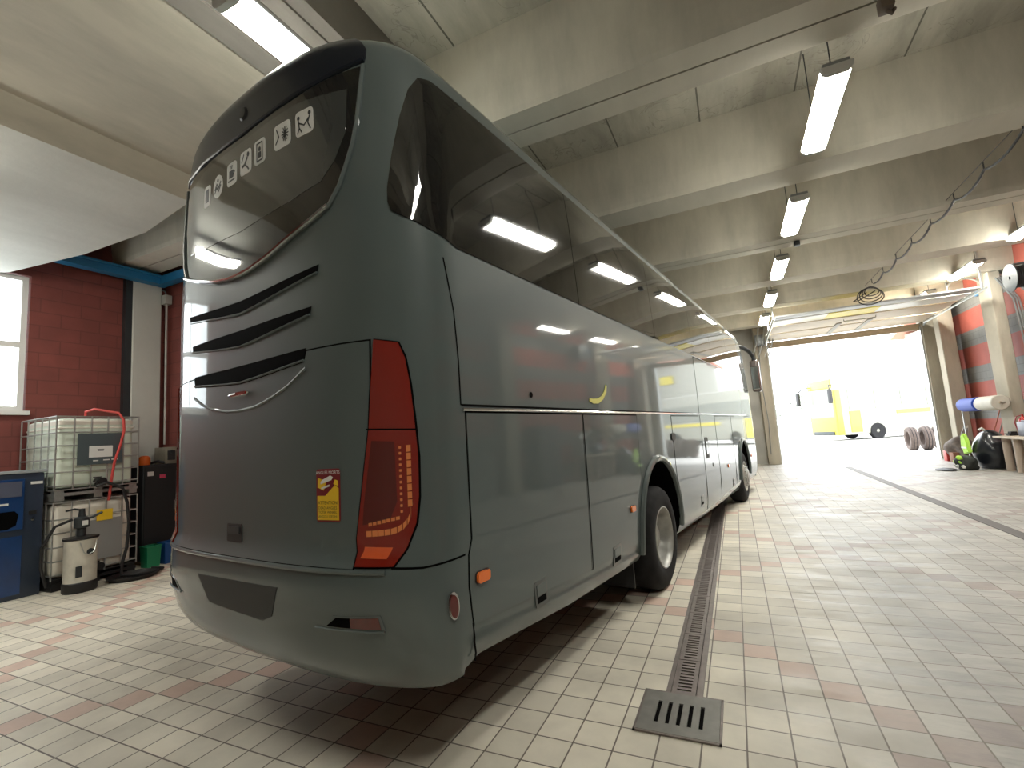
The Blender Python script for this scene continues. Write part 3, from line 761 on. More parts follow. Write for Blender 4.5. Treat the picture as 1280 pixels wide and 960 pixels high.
Patch().add(rrect(-.105, .015, 1.175, 1.215, .006, 2), .014, .008, .3, .3).build('latch_lever', M_DKGREY, lt)
# warning sticker
wsx0, wsx1, wsz0, wsz1 = .674, .826, 1.264, 1.512
ws = Patch().add(rrect(wsx0, wsx1, wsz0, wsz1, .012, 3), .0062, .002, .3, .3).build('warning_sticker', M_BORD, hatch, 'maroon and yellow blind spot warning sticker')
Patch().add([(wsx0+.008, 1.385), (wsx0+.06, 1.385), (wsx1-.03, 1.435), (wsx1-.008, 1.42), (wsx1-.008, 1.272), (wsx0+.008, 1.272)], .008, .0016, .3, .3).add([(wsx0+.01, 1.425), (wsx0+.05, 1.41), (wsx0+.07, 1.455), (wsx0+.012, 1.47)], .008, .0016, .3, .3).add([(wsx1-.04, 1.44), (wsx1-.01, 1.43), (wsx1-.012, 1.455), (wsx1-.03, 1.46)], .008, .0016, .3, .3).build('yellow_field', M_YEL, ws)
wb = Patch().add([(.705, 1.44), (.775, 1.458), (.785, 1.472), (.768, 1.48), (.72, 1.462), (.706, 1.452)], .0095, .0015, .3, .3).add([(.712, 1.415), (.765, 1.43), (.762, 1.438), (.71, 1.424)], .0095, .0015, .3, .3)
wb.build('bus_drawing', M_WHITE, ws)
Patch().text('ANGLES MORTS', .75, 1.494, .0215, .0078).build('sticker_lettering', M_WHITE, ws, smooth=0)
Patch().text('ATTENTION', .75, 1.352, .022, .0098).text('DEAD ANGLES', .75, 1.328, .018, .0098).text('TOTER WINKEL', .75, 1.308, .0165, .0098).text('ANGOLI CIECHI', .75, 1.288, .0165, .0098).build('sticker_lettering', mat('brown_ink', (.09, .04, .01), .6), ws, smooth=0)

# --- tail lamps
LP = [(1.032, 2.107), (1.151, 2.082), (1.18, 2.009), (1.199, 1.883), (1.212, 1.732), (1.224, 1.547), (1.221, 1.366), (1.206, 1.25), (1.163, 1.149), (1.118, 1.068), (.93, 1.068), (.921, 1.189), (.968, 1.5), (.996, 1.683), (1.013, 1.897)]
def taillamp(s):
    f = (lambda p: p) if s > 0 else mir
    Patch().add(f([(1.08+(u-1.08)*1.07, 1.58+(z-1.58)*1.012) for u, z in LP]), .003, .006, .05, .1).build('lamp_gap', M_GAP, bus)
    t = Patch().add(f(LP), .012, .012, .04, .1).build('tail_lamp', M_RED, bus, 'tall red tail lamp wrapping the rear corner')
    Patch().line(f([(.985, 1.685), (1.218, 1.67)]), .006, .0135, .002, ru=.04).build('lens_joint', M_GAP, t)
    Patch().add(f([(1.01, 1.63), (1.12, 1.62), (1.125, 1.35), (1.09, 1.27), (.955, 1.25), (.965, 1.35)]), .0135, .002, .04, .1).build('inner_lens', M_REDD, t)
    q = Patch()
    A = [(1.186, 1.60-.035*i) for i in range(9)]+[(1.18, 1.28), (1.165, 1.255), (1.145, 1.235), (1.12, 1.222), (1.09, 1.215), (1.06, 1.212), (1.03, 1.21), (1.0, 1.209), (.97, 1.208)]
    for (a, b), (c, d) in zip(A, A[1:]):
        q.add(f([(a-.013, b), (c-.013 if d > 1.29 else c-.006, d+(.004 if d > 1.29 else .016)), (c+.006, d+.006 if d > 1.25 else d-.008), (a+.006, b)]) if d > 1.29 else f([(a, b+.016), (c+.004, d+.016), (c+.004, d-.010), (a, b-.010)]), .0145, .002, .3, .3)
    q.build('outer_light_strip', M_LED, t, 'amber dotted light strip')
    q = Patch()
    for i in range(12): q.add(f(rrect(1.139, 1.150, 1.585-.026*i, 1.597-.026*i, .002, 1)), .0145, .002, .3, .3)
    for i in range(7): q.add(f([(1.135-.022*i, 1.285-.004*i), (1.118-.022*i, 1.283-.004*i), (1.118-.022*i, 1.268-.004*i), (1.135-.022*i, 1.270-.004*i)]), .0145, .002, .3, .3)
    q.build('inner_light_strip', M_LED, t)
    Patch().add(f([(.965, 1.155), (1.10, 1.15), (1.08, 1.098), (.95, 1.102)]), .0145, .002, .06, .3).build('reflector', mat('amber_reflector', (.75, .12, .03), .3, 0, 1), t, 'orange red reflector at foot of lamp')
taillamp(1); taillamp(-1)

# --- bumper seams and details
SD = MB
Patch().line([(-1.47, 1.068), (-1.1, 1.06)], .009).line([(1.11, 1.063), (1.25, 1.055), (1.47, 1.068)], .009, ru=.05).line([(-.92, 1.052), (0, 1.052), (.92, 1.052)], .008).build('bumper_seam', M_GAP, bus)
tube_uz([(u, 1.046) for u in [x*.06-1.08 for x in range(37)]], .014, -.002, 8).build('bumper_ledge', M_PAINT, bus)
Patch().add([(-.40, .935), (-.28, .79), (.27, .765), (.36, .80), (.42, .945)], .003, .006, .08, .2).build('plate_recess', mat('recess_shade', (.028, .030, .030), .6), bus, 'number plate recess without plate, its shade painted dark')  # flat patch of body paint area, recess shade put into its dark colour
for s in (1, -1):
    f = (lambda p: p) if s > 0 else mir
    fg = Patch().add(f([(.70, .795), (.80, .853), (1.055, .866), (1.075, .80), (1.06, .792)]), .003, .006, .05, .2).build('fog_lamp_bezel', M_PAINT, bus)
    Patch().add(f([(.76, .806), (.82, .846), (.90, .849), (.90, .806)]), .006, .004, .05, .2).build('fog_lamp_shade', M_GAP, fg)
    Patch().add(f([(.90, .806), (.90, .849), (1.045, .856), (1.055, .806)]), .006, .004, .05, .2).build('rear_fog_reflector', M_REDD, fg, 'dark red reflector')
    tube_uz([(s*u, z) for u, z in [(.69, .794), (.8, .793), (.9, .793), (1.0, .793), (1.07, .796)]], .006, .006, 6).build('bezel_lip', M_PAINT, fg)
    ov = Patch().add(f(arc(1.385, .866, .032, 0, 345, 15) and [(1.385+.030*math.cos(R(a)), .866+.062*math.sin(R(a))) for a in range(0, 360, 24)]), .012, .014, .3, .3).build('side_marker', M_CHROME, bus)
    Patch().add(f([(1.381+.022*math.cos(R(a)), .866+.052*math.sin(R(a))) for a in range(0, 360, 24)]), .02, .01, .3, .3).build('marker_lens', M_REDD, ov)
    Patch().line(f([(1.40, 2.52), (1.45, 2.25), (1.466, 2.0), (1.468, 1.78)]), .008, ru=.3, rz=.3).build('corner_seam', M_GAP, bus)
    Patch().line(f([(1.498, .745), (1.492, .68), (1.47, .61), (1.45, .575)]), .009, ru=.3, rz=.3).build('corner_seam', M_GAP, bus)
# tow hook tip hanging at the rear corner
MB().tube([(1.12, 1.90-LIM, .56), (1.12, 1.89-LIM, .50)], .012).build('drain_nozzle', M_STEEL, bus)

# --- sides
M_GRIP = mat('grip_frame_paint', (.07, .08, .078), .4, 0, .5)
def side(s):
    f = (lambda p: p) if s > 0 else mir
    near = s > 0
    # window band, panes butt-joined
    zt, zbm = 3.528, 2.60
    cutsU = [1.2, 3.02, 5.0, 6.86, 8.25, 9.9, 11.55]
    first = [(1.134, 2.79), (1.150, 2.745), (1.19, 2.72), (1.33, 2.655), (1.505, 2.60), (3.015, 2.60), (3.015, zt), (1.40, 3.525), (1.325, 3.505), (1.268, 3.42), (1.217, 3.264), (1.168, 3.056), (1.136, 2.87)]
    Patch().add(f(first), .005, .010, .06, .12).build('side_window', M_TINT, bus, 'rearmost side window with rounded corner' if near else None)
    for a, b in zip(cutsU[1:], cutsU[2:]):
        b0 = zbm+.008*(a-3)/4; Patch().add(f([(a+.003, zbm), (b-.003, zbm), (b-.003, zt+.004*(b-3)), (a+.003, zt+.004*(a-3))]), .005, .010, .3, .13).build('side_window', M_TINT, bus)
    Patch().line(f([(3.02, 2.6), (3.02, 3.52)]), .008).build('window_joint', M_GAP, bus)
    Patch().line(f([(1.475, 1.778), (4, 1.770), (8, 1.765), (11.6, 1.76)]), .012, ru=.5).build('waist_seam', M_GAP, bus)
    tube_uz([(s*u, 1.758) for u in [1.48+i*.5 for i in range(21)]], .008, .003, 6).build('waist_moulding', M_CHROME, bus, 'thin bright line below the waist seam')
    # luggage and engine flaps
    def flap(pts, nm='luggage_flap', label=None):
        cx = sum(p[0] for p in pts)/len(pts); g = Patch()
        g.line(f(pts[1:]+[pts[0]]) if s > 0 else [(-a, b) for a, b in pts[1:]+[pts[0]]], .009, .0012, .003, ru=.6, rz=.3).build('panel_gap', M_GAP, bus)
        ins = []; ar = sum(a[0]*b[1]-b[0]*a[1] for a, b in zip(pts, pts[1:]+pts[:1])); sg = 1 if ar > 0 else -1
        n = len(pts)
        for i in range(n):
            p0, p1, p2 = Vector(pts[i-1]), Vector(pts[i]), Vector(pts[(i+1) % n])
            d1 = (p1-p0).normalized(); d2 = (p2-p1).normalized(); n1 = Vector((-d1.y, d1.x))*sg; n2 = Vector((-d2.y, d2.x))*sg
            v = (n1+n2); v = v/max(.3, v.length_squared)*2*.006; ins.append(tuple(p1+v))
        return Patch().add(f(ins), .003, .006, .3, .13).build(nm, M_PAINT, bus, label)
    def zlow(u): return ltab(ZB, plan(u)[1])+.16
    f1 = flap([(1.50, zlow(1.5)), (2.865, zlow(2.86)), (2.895, 1.74), (1.50, 1.745)], 'engine_flap')
    f2 = flap([(2.885, zlow(2.88)), (4.05, zlow(4.05)), (4.10, 1.735), (2.915, 1.74)], 'engine_flap')
    f3 = flap([(5.42, zlow(5.4)), (6.72, zlow(6.7)), (6.72, 1.73), (5.30, 1.73), (5.30, 1.05), (5.38, .85)])
    f4 = flap([(7.86, zlow(7.8)), (9.30, zlow(9.3)), (9.30, 1.73), (7.86, 1.73)])
    if near:
        door = flap([(6.80, zlow(6.8)-.08), (7.78, zlow(7.78)-.08), (7.78, 2.585), (6.80, 2.585)], 'passenger_door', 'middle passenger door')
        Patch().add(f(rrect(6.93, 7.15, 1.12, 1.42, .03, 3)), .006, .004, .3, .3).build('door_recess', M_SEAL, door)
        Patch().add(f(rrect(6.98, 7.10, 1.18, 1.36, .02, 3)), .012, .006, .3, .3).build('door_grip', M_PAINT, door)
        Patch().add(f(arc(7.35, 1.0, .03, 0, 330, 11)), .007, .004, .3, .3).build('door_lock', M_BLK, door)
        for u in (5.35, 6.3): pass
        Patch().add(f(rrect(5.22, 5.38, 1.45, 1.53, .02, 3)), .012, .010, .3, .3).build('flap_hook', M_BLK, bus)
    f5 = flap([(9.40, zlow(9.4)), (9.78, zlow(9.8)), (9.72, .9), (9.80, 1.1), (9.80, 1.73), (9.40, 1.73)])
    f6 = flap([(11.25, .50), (11.9, .50), (11.9, 1.73), (11.25, 1.73)])
    # recessed grips
    def grip(u, z, w_, h_):
        q = Patch().add(f(rrect(u-w_/2, u+w_/2, z-h_/2, z+h_/2, .008, 2)), .006, .005, .3, .3).build('flap_grip', M_GRIP, bus, 'dark recessed grip')
        Patch().add(f([(u-w_*.36, z-h_*.05), (u+w_*.36, z-h_*.05), (u+w_*.36, z+h_*.36), (u-w_*.36, z+h_*.36)]), .010, .005, .3, .3).build('grip_lever', M_PAINT, q)
        Patch().add(f([(u-w_*.36, z-h_*.34), (u+w_*.36, z-h_*.34), (u+w_*.36, z-h_*.10), (u-w_*.36, z-h_*.10)]), .0075, .003, .3, .3).build('grip_hollow', M_GAP, q)
    grip(2.14, .697, .145, .145); grip(3.348, .63, .17, .145); grip(6.45, .60, .17, .14); grip(9.0, .55, .17, .14)
    for u, z in ((1.60, .94), (3.76, .92), (8.6, .88), (11.6, .85)):
        o = Patch().add(f(rrect(u-.055, u+.055, z-.030, z+.030, .018, 4)), .006, .006, .3, .3).build('marker_base', M_BLK, bus)
        Patch().add(f(rrect(u-.048, u+.048, z-.025, z+.025, .016, 4)), .020, .014, .3, .3).build('marker_lens', M_ORANGE, o, 'orange side marker lamp')
    # wheel arch trims
    for cy, r in ((4.93, .66), (10.83, .62)):
        m = MB(); pts = []
        for a in range(-6, 187, 8):
            yy = cy+(r+.03)*math.cos(R(a)); zz = .57+(r*1.05+.03)*math.sin(R(a))
            pts.append((s*(ltab(WT, zz)+.006), yy-LIM, zz))
        m.tube(pts, .034, 8); m.build('wheel_arch_trim', M_PAINT, bus)
side(1); side(-1)
# crescent decal and small hole on the near side
cres = [(3.258+.15*math.cos(R(a)), 1.955+.12*math.sin(R(a))) for a in range(195, 350, 12)]+[(3.275+.15*math.cos(R(a)), 1.985+.10*math.sin(R(a))) for a in range(335, 205, -12)]
Patch().add([(3.05, 1.84), (3.12, 1.822), (3.22, 1.825), (3.32, 1.86), (3.40, 1.92), (3.42, 1.975), (3.40, 1.985), (3.36, 1.93), (3.30, 1.89), (3.22, 1.865), (3.12, 1.86), (3.06, 1.862)], .006, .005, .3, .3).build('crescent_decal', mat('pale_yellow', (.80, .78, .20), .5), bus, 'small yellow crescent')
Patch().add(arc(2.18, 1.855, .018, 0, 330, 11), .004, .003, .3, .3).build('screw_hole', M_GAP, bus)

# --- windscreen and front
Patch().add([(UEND-1.45, 1.6), (UEND, 1.5), (UEND, 3.3), (UEND-1.3, 3.3)], .006, .01, .15, .15).build('windscreen', M_TINT, bus)
Patch().add(mir([(UEND-1.45, 1.6), (UEND, 1.5), (UEND, 3.3), (UEND-1.3, 3.3)]), .006, .01, .15, .15).build('windscreen', M_TINT, bus)
for s in (1, -1):
    f = (lambda p: p) if s > 0 else mir
    Patch().add(f([(UEND-1.2, .8), (UEND-.6, .78), (UEND-.55, .98), (UEND-1.2, 1.02)]), .006, .01, .1, .1).build('headlamp', M_CHROME, bus)
# mirrors
for s in (1, -1):
    q = empty('wing_mirror', (s*1.2, 13.45-LIM, 3.3), 0, parent=bus)
    MB().tube([(-s*.15, -.55, .18), (-s*.02, -.25, .20), (s*.10, .1, .12), (s*.17, .24, -.02), (s*.18, .25, -.15)], [.045, .05, .05, .045, .04], 10).build('mirror_arm', M_DKGREY, q)
    MB().box(s*.18-.11, s*.18+.11, .16, .34, -.95, -.12, .07, 3).build('mirror_housing', mat('mirror_paint', (.16, .13, .12), .2, .2, 1), q)
    MB().box(s*.18-.085, s*.18+.085, .150, .162, -.88, -.30, .005, 1).build('mirror_glass', M_CHROME, q)

# --- wheels
def wheel(s, cy, dual, steer=0):
    t = empty('wheel', (s*(1.268 if dual else 1.25), cy-LIM, .505), 0 if s > 0 else PI, parent=bus); r = .505
    if steer: t.rotation_euler.z += steer
    prof = [(.285, -.01), (.30, .005), (.36, .012), (.43, .008), (.475, -.012), (.498, -.045), (r, -.075), (r, -.225), (.49, -.265), (.44, -.29), (.30, -.29), (.285, -.27)]
    ty = MB().lathe(prof, 48, 'X', closed=True)
    if dual: ty.lathe([(a, b-.33) for a, b in prof], 48, 'X', closed=True)
    tr_ = MB()
    tyo = ty.build('tyre', M_TYRE, t, 40)
    for gx in (-.10, -.15, -.20): tr_.lathe([(r+.001, gx), (r+.001, gx-.008), (r-.004, gx-.008), (r-.004, gx)], 48, 'X', closed=True)
    tr_.build('tread_groove', M_GAP, tyo) if False else tr_.bm.free()
    if dual:
        rp = [(.292, -.015), (.300, .006), (.290, .010), (.275, -.005), (.262, -.05), (.255, -.13), (.235, -.155), (.17, -.165), (.165, -.14), (.13, -.12), (.125, -.09), (.11, -.08), (0, -.075)]
    else:
        rp = [(.292, -.015), (.300, .006), (.290, .010), (.272, 0), (.262, -.03), (.24, -.02), (.20, .015), (.16, .03), (.155, .05), (.12, .055), (.11, .07), (0, .075)]
    MB().lathe(rp, 40, 'X').build('rim', M_RIM, t, 35)
    rn, hx = (.205, -.158) if dual else (.185, .022)
    for k in range(10):
        a = 2*PI*k/10; MB().lathe([(.016, hx-.02), (.016, hx+.025), (.008, hx+.03), (0, hx+.03)], 6, 'X', (0, rn*math.cos(a), rn*math.sin(a))).build('wheel_nut', M_STEEL, t)
    hn = MB()
    if dual:
        for k in range(8):
            a = 2*PI*k/8+.2; hn.lathe([(.03, -.164), (.03, -.170), (0, -.170)], 8, 'X', (0.012, .225*math.cos(a), .225*math.sin(a)))
        hn.build('rim_vents', M_GAP, t)
    else: hn.bm.free()
for s in (1, -1):
    wheel(s, 4.93, True); wheel(s, 10.83, False)
# running gear seen under the skirt
ax = MB()
ax.tube([(-.95, 4.93-LIM, .5), (.95, 4.93-LIM, .5)], .09, 12); ax.lathe([(.02, -.2), (.2, -.15), (.22, 0), (.2, .15), (.02, .2)], 16, 'X', (0, 4.93-LIM, .5)); ax.tube([(-.95, 10.83-LIM, .48), (.95, 10.83-LIM, .48)], .07, 12)
ax.build('axle', M_BLK, bus)
MB().box(.45, .95, 3.75-LIM, 4.18-LIM, .30, .55, .04).build('air_tank', M_DKGREY, bus)
MB().tube([(.55, 3.55-LIM, .42), (.95, 3.55-LIM, .40)], .05, 10).tube([(.5, 3.2-LIM, .46), (1.0, 3.2-LIM, .45)], .03, 10).build('exhaust_pipe', M_STEEL, bus)
for a_ in (.72, -1.18): MB().box(a_, a_+.46, 4.22-LIM, 4.235-LIM, .20, .62).build('mud_flap', M_BLK, bus)

# ================================================================== LEFT CORNER: TANKS AND MACHINES
def ibc(x0, y0, z0, label, lower=False):
    """container with its long side along Y; x0 front face (towards the hall), y0 near face"""
    W, D, Hh = .98, 1.0, 1.16
    t = empty('bulk_container', (x0-D/2, y0+W/2, z0), 0, label, 'tank', 'caged white plastic tanks')
    a, b = D/2, W/2
    m = MB()
    for yy in (-b+.06, -.0, b-.06): m.box(-a, a, yy-.05, yy+.05, 0, .06)
    m.box(-a, a, -b, b, .06, .10).box(-a, a, -b, b, .135, .15)
    for yy in (-b+.06, 0, b-.06):
        for xx in (-a+.06, 0, a-.06): m.box(xx-.05, xx+.05, yy-.05, yy+.05, .10, .135)
    m.build('pallet', M_STEEL if not lower else M_BLK, t, 0)
    M = bpy.data.materials.get('milky_plastic') or mat('milky_plastic', (.74, .82, .70), .35, 0, .2, noise=.04, nscale=1)
    Mw = bpy.data.materials.get('white_plastic') or mat('white_plastic', (.86, .82, .72), .35, 0, .2, noise=.05)
    bt = MB().box(-a+.04, a-.04, -b+.04, b-.04, .15, 1.12, .09, 4)
    bt.build('plastic_bottle', Mw if lower else M, t)
    if not lower: MB().box(-a+.035, a-.035, -b+.035, b-.035, .97, 1.0, .01, 1).box(-a+.037, a-.037, -b+.037, b-.037, 1.0, 1.11, .08, 4).build('bottle_top', Mw, t, 35, None)
    MB().lathe([(.09, 1.115), (.09, 1.15), (.075, 1.16), (0, 1.16)], 20).build('filler_cap', M_BLK if lower else Mw, t)
    c = MB(); r = .010
    for z in (.20, .38, .56, .74, .92, 1.14):
        c.tube([(a, b, z), (-a, b, z), (-a, -b, z), (a, -b, z)], r, 6, closed=True)
    for k in range(6):
        q = -b+2*b*k/5
        for xx in (a, -a): c.tube([(xx, q, .14), (xx, q, 1.14)], r, 6)
        q = -a+2*a*k/5
        if 0 < k < 5:
            for yy in (b, -b): c.tube([(q, yy, .14), (q, yy, 1.14)], r, 6)
    for xx in (-.15, .15): c.tube([(xx, -b, 1.145), (xx, b, 1.145)], r, 6)
    c.build('cage', M_STEEL, t)
    if not lower:
        pl = MB().box(a+.008, a+.016, -.26, .27, .46, .90).build('sign_plate', mat('plate_grey', (.10, .13, .14), .4, .3), t, 0)
        MB().box(a+.016, a+.02, -.13, .15, .56, .72).build('white_label', M_WHITE, pl, 0)
        cu = MB().box(a+.02, a+.021, -.035, .045, .665, .675).box(a+.02, a+.021, -.03, .04, .648, .656); cu.build('label_print', M_DKGREY, pl, 0)
        MB().box(a+.016, a+.02, -.08, -.02, .505, .52).box(a+.016, a+.02, .04, .12, .51, .525).box(a+.016, a+.02, .14, .22, .51, .535).build('plate_label', M_WHITE, pl, 0)
    else:
        pl = MB().box(a+.008, a+.016, -.25, .30, .30, .85).build('sign_plate', mat('plate_alu', (.35, .36, .35), .4, .4), t, 0)
        MB().box(a+.018, a+.024, -.02, .17, .83, .98).build('yellow_label', M_YEL, t, 0)
    v = MB().lathe([(.05, 0), (.05, .08), (.035, .085), (.035, .14), (.05, .145), (.05, .17), (0, .17)], 14, 'X', (a-.05, 0, .22)); v.box(a+.03, a+.05, -.08, .02, .27, .285)
    v.build('outlet_valve', M_BLK, t)
    return t
ibc(-8.30, 3.22, 1.165, 'upper caged plastic tank of pale green liquid, stacked on another tank')
ibc(-8.30, 3.22, 0, 'lower caged white tank on the floor with yellow label', True)
tag(MB().tube([(-8.6, 3.66, 2.33), (-8.6, 3.66, 2.40), (-8.45, 3.70, 2.43), (-8.27, 3.92, 2.36), (-8.22, 3.96, 2.26), (-8.22, 3.97, 2.1), (-8.22, 3.93, 1.9), (-8.22, 3.86, 1.65), (-8.22, 3.83, 1.42), (-8.22, 3.80, 1.1)], .017, 8).build('red_hose', mat('red_rubber', (.60, .07, .06), .45)), 'red hose looped over the top of the upper tank', 'hose')
tag(MB().tube([(-8.16, 3.62, 1.32), (-8.14, 3.74, 1.36), (-8.14, 3.93, 1.26), (-8.12, 3.98, 1.05), (-8.10, 4.0, .75), (-8.08, 3.97, .42), (-8.05, 3.90, .2), (-7.98, 3.86, .06), (-7.85, 4.0, .045), (-7.8, 4.2, .03), (-7.95, 4.38, .03), (-8.15, 4.34, .03)], .02, 8).build('black_hose', M_BLK), 'thick black hose hanging in front of the tanks and curled on the floor', 'hose')
tag(MB().tube([(-8.06, 3.33, .92), (-8.14, 3.18, .85), (-8.20, 3.08, .6), (-8.20, 3.08, .35), (-8.20, 3.14, .10)], .018, 8).build('black_hose', M_BLK), 'thin black hose bowed out left of the white drum', 'hose')
# drum with hand pump
d = empty('oil_drum', (-7.97, 3.39, 0), 0, 'white pail drum with black base and pump in front of the tanks', 'drum')
MB().lathe([(0, 0), (.17, 0), (.18, .02), (.18, .12), (.172, .13)], 28).build('drum_base', M_BLK, d)
MB().lathe([(.170, .12), (.170, .62), (.176, .64), (.176, .66), (0, .66)], 28).build('drum_body', mat('dirty_white_paint', (.62, .60, .52), .5, noise=.25, nscale=5), d)
MB().box(.165, .174, -.12, -.05, .2, .34, .004, 1).build('drum_mark', M_DKGREY, d)
MB().lathe([(0, .17), (.04, .172), (.04, .176), (0, .178)], 14, 'X', (0, .03, .5)).build('drum_emblem', M_DKGREY, d)
MB().lathe([(.17, .66), (.185, .665), (.185, .69), (0, .70)], 28).build('drum_lid', M_BLK, d)
m = MB().lathe([(.05, .70), (.05, .80), (.08, .81), (.08, .93), (.04, .95), (.03, 1.05), (0, 1.05)], 16); m.tube([(0, 0, .9), (.08, .08, .93), (.1, .18, .98)], .015).tube([(0, 0, 1.03), (.05, -.1, 1.06), (.08, -.2, 1.05)], .012)
m.build('hand_pump', M_DKGREY, d)
MB().box(.085, .095, -.03, .03, .84, .9).build('pump_label', M_WHITE, d, 0)
MB().tube([(.17, -.08, .63), (.2, -.05, .5), (.205, 0, .47), (.2, .06, .5), (.17, .1, .63)], .006, 6).build('drum_handle', M_STEEL, d)
# trolley tray under hoses
tr = empty('drip_tray', (-7.93, 3.98, 0), 0, 'low dark round tray with coiled hose on the floor beside the drum', 'tray')
MB().lathe([(0, .0), (.26, .0), (.30, .05), (.29, .055), (.25, .015), (0, .015)], 28).build('tray', M_BLK, tr)

# parts washer / dispenser cabinet at the left edge
c = empty('dispenser_cabinet', (-8.78, 2.72, 0), 0, 'dark blue machine cabinet with display at the left edge', 'cabinet')
M_NAVY = mat('navy_cabinet', (.030, .045, .075), .35, .1, .3, noise=.1); M_BLUEP = mat('blue_panel', (.008, .045, .16), .3, 0, .4, noise=.25, nscale=3)
MB().box(-.35, .35, -.45, .45, 0, 1.57, .02).build('housing', M_NAVY, c)
MB().box(-.37, .37, -.47, .47, 1.57, 1.61, .01).build('top_cover', mat('pale_top', (.35, .38, .4), .4), c)
MB().box(.352, .362, -.44, .25, .06, .78, .004, 1).build('lower_door', M_BLUEP, c)
dp = MB().box(.352, .37, -.44, .25, .86, 1.5, .006, 1).build('control_panel', M_BLUEP, c)
MB().box(.37, .376, -.15, .22, 1.28, 1.47).build('display_window', mat('display_glass', (.10, .11, .16), .1, 0, 1), dp, 0)
MB().box(.37, .374, -.02, .10, 1.18, 1.205).build('panel_marking', M_WHITE, dp, 0)
MB().prism([(-.40, 1.1), (.16, 1.1), (.2, 1.05), (.18, .92), (.10, .88), (-.34, .88), (-.40, .93)], 'X', .37, .374).build('dispensing_recess', M_GAP, dp, 0)
MB().box(.352, .358, .31, .43, 1.42, 1.455).build('white_label', M_WHITE, c, 0)
MB().lathe([(0, .35), (.018, .352), (.018, .365), (0, .367)], 12, 'X', (0, .34, .97)).build('lock', M_CHROME, c)
MB().box(.352, .366, .30, .38, 1.03, 1.08, .005, 1).build('handle', M_BLK, c)
for yy in (-.4, .4): MB().lathe([(.03, -.0), (.03, .004)], 10).bm.free()
t = empty('card_terminal', (-8.98, 2.50, 1.61), 0, 'small grey terminal box standing on the blue cabinet', 'terminal')
MB().box(-.1, .14, -.24, .24, 0, .17, .015).build('casing', M_GREY, t); MB().box(.14, .145, -.05, .12, .09, .13).build('screen', M_WHITE, t, 0)

# dark steel locker
t = empty('steel_locker', (-8.95, 4.72, 0), 0, 'dark grey steel locker beside the tanks, with white and pink labels', 'locker')
MB().box(-.28, .28, -.26, .32, .05, 1.56, .012).build('locker_body', M_DKGREY, t); MB().box(-.26, .26, -.24, .30, 0, .05).build('plinth', mat('wood_plinth', (.22, .14, .06), .7), t, 0)
MB().box(.28, .292, -.24, .30, .09, 1.53, .004, 1).build('locker_door', mat('locker_paint', (.030, .036, .038), .4, .2), t)
MB().box(.292, .295, -.20, -.11, 1.38, 1.45).build('white_label', M_WHITE, t, 0); MB().box(.292, .295, -.02, .07, 1.33, 1.39).build('pink_label', mat('pink', (.7, .08, .16), .5), t, 0)
MB().box(.292, .31, .2, .22, .8, .95, .004, 1).build('handle', M_GREY, t)
t = empty('control_box', (-8.92, 4.93, 1.56), 0, 'grey beige control box standing on the dark locker', 'box')
MB().box(-.16, .16, -.09, .09, 0, .28, .01).build('casing', mat('beige_box', (.30, .28, .22), .5, noise=.3), t); MB().box(.16, .175, -.06, .06, .06, .22, .004, 1).lathe([(0, .16), (.03, .17), (.03, .19), (0, .192)], 12, 'X', (0, 0, .2)).build('dial_panel', M_DKGREY, t)
tag(MB().lathe([(0, 0), (.075, 0), (.085, .05), (.08, .12), (.05, .15), (0, .155)], 20).build('orange_pot', mat('orange_plastic', (.75, .15, .02), .5), None, loc=(-8.80, 4.545, 1.56)), 'round orange pot standing on the dark locker next to the tank', 'pot')
tag(MB().tube([(-8.85, 4.66, 1.585), (-8.75, 4.72, 1.61), (-8.7, 4.78, 1.585), (-8.8, 4.8, 1.60)], .022, 8).build('black_cable', M_BLK), 'black cable heap lying on the dark locker', 'cable')
# bins
def bin_(x, y, w_, d_, h_, mt, name, label):
    t = empty(name, (x, y, 0), 0, label, 'bin'); m = MB()
    b0 = [(-w_/2, -d_/2), (w_/2, -d_/2), (w_/2, d_/2), (-w_/2, d_/2)]; k = .86
    A = m.vt([(p[0]*k, p[1]*k, 0) for p in b0]); B = m.vt([(*p, h_) for p in b0]); C = m.vt([(p[0]*.94, p[1]*.94, h_) for p in b0]); D = m.vt([(p[0]*.8, p[1]*.8, .02) for p in b0])
    m.face(A[::-1]); m.face(D)
    for i in range(4):
        j = (i+1) % 4; m.face([A[i], A[j], B[j], B[i]]); m.face([B[i], B[j], C[j], C[i]]); m.face([C[j], C[i], D[i], D[j]])
    m.build('bin_body', mt, t, 0); m = MB(); m.tube([(*p, h_) for p in b0], .012, 6, closed=True); m.build('rim', mt, t)
bin_(-8.42, 4.46, .2, .2, .31, mat('green_plastic', (.01, .22, .10), .45), 'green_bin', 'small green plastic bin on the floor beside the tanks')
bin_(-8.42, 4.72, .2, .22, .32, mat('blue_plastic', (.01, .08, .28), .45), 'blue_bin', 'small blue plastic bin on the floor by the dark locker')
struct(MB().box(-8.66, -8.5, 5.02, 5.2, 0, .09).build('trim_45', mat('ochre_block', (.35, .22, .07), .7), None, 0))

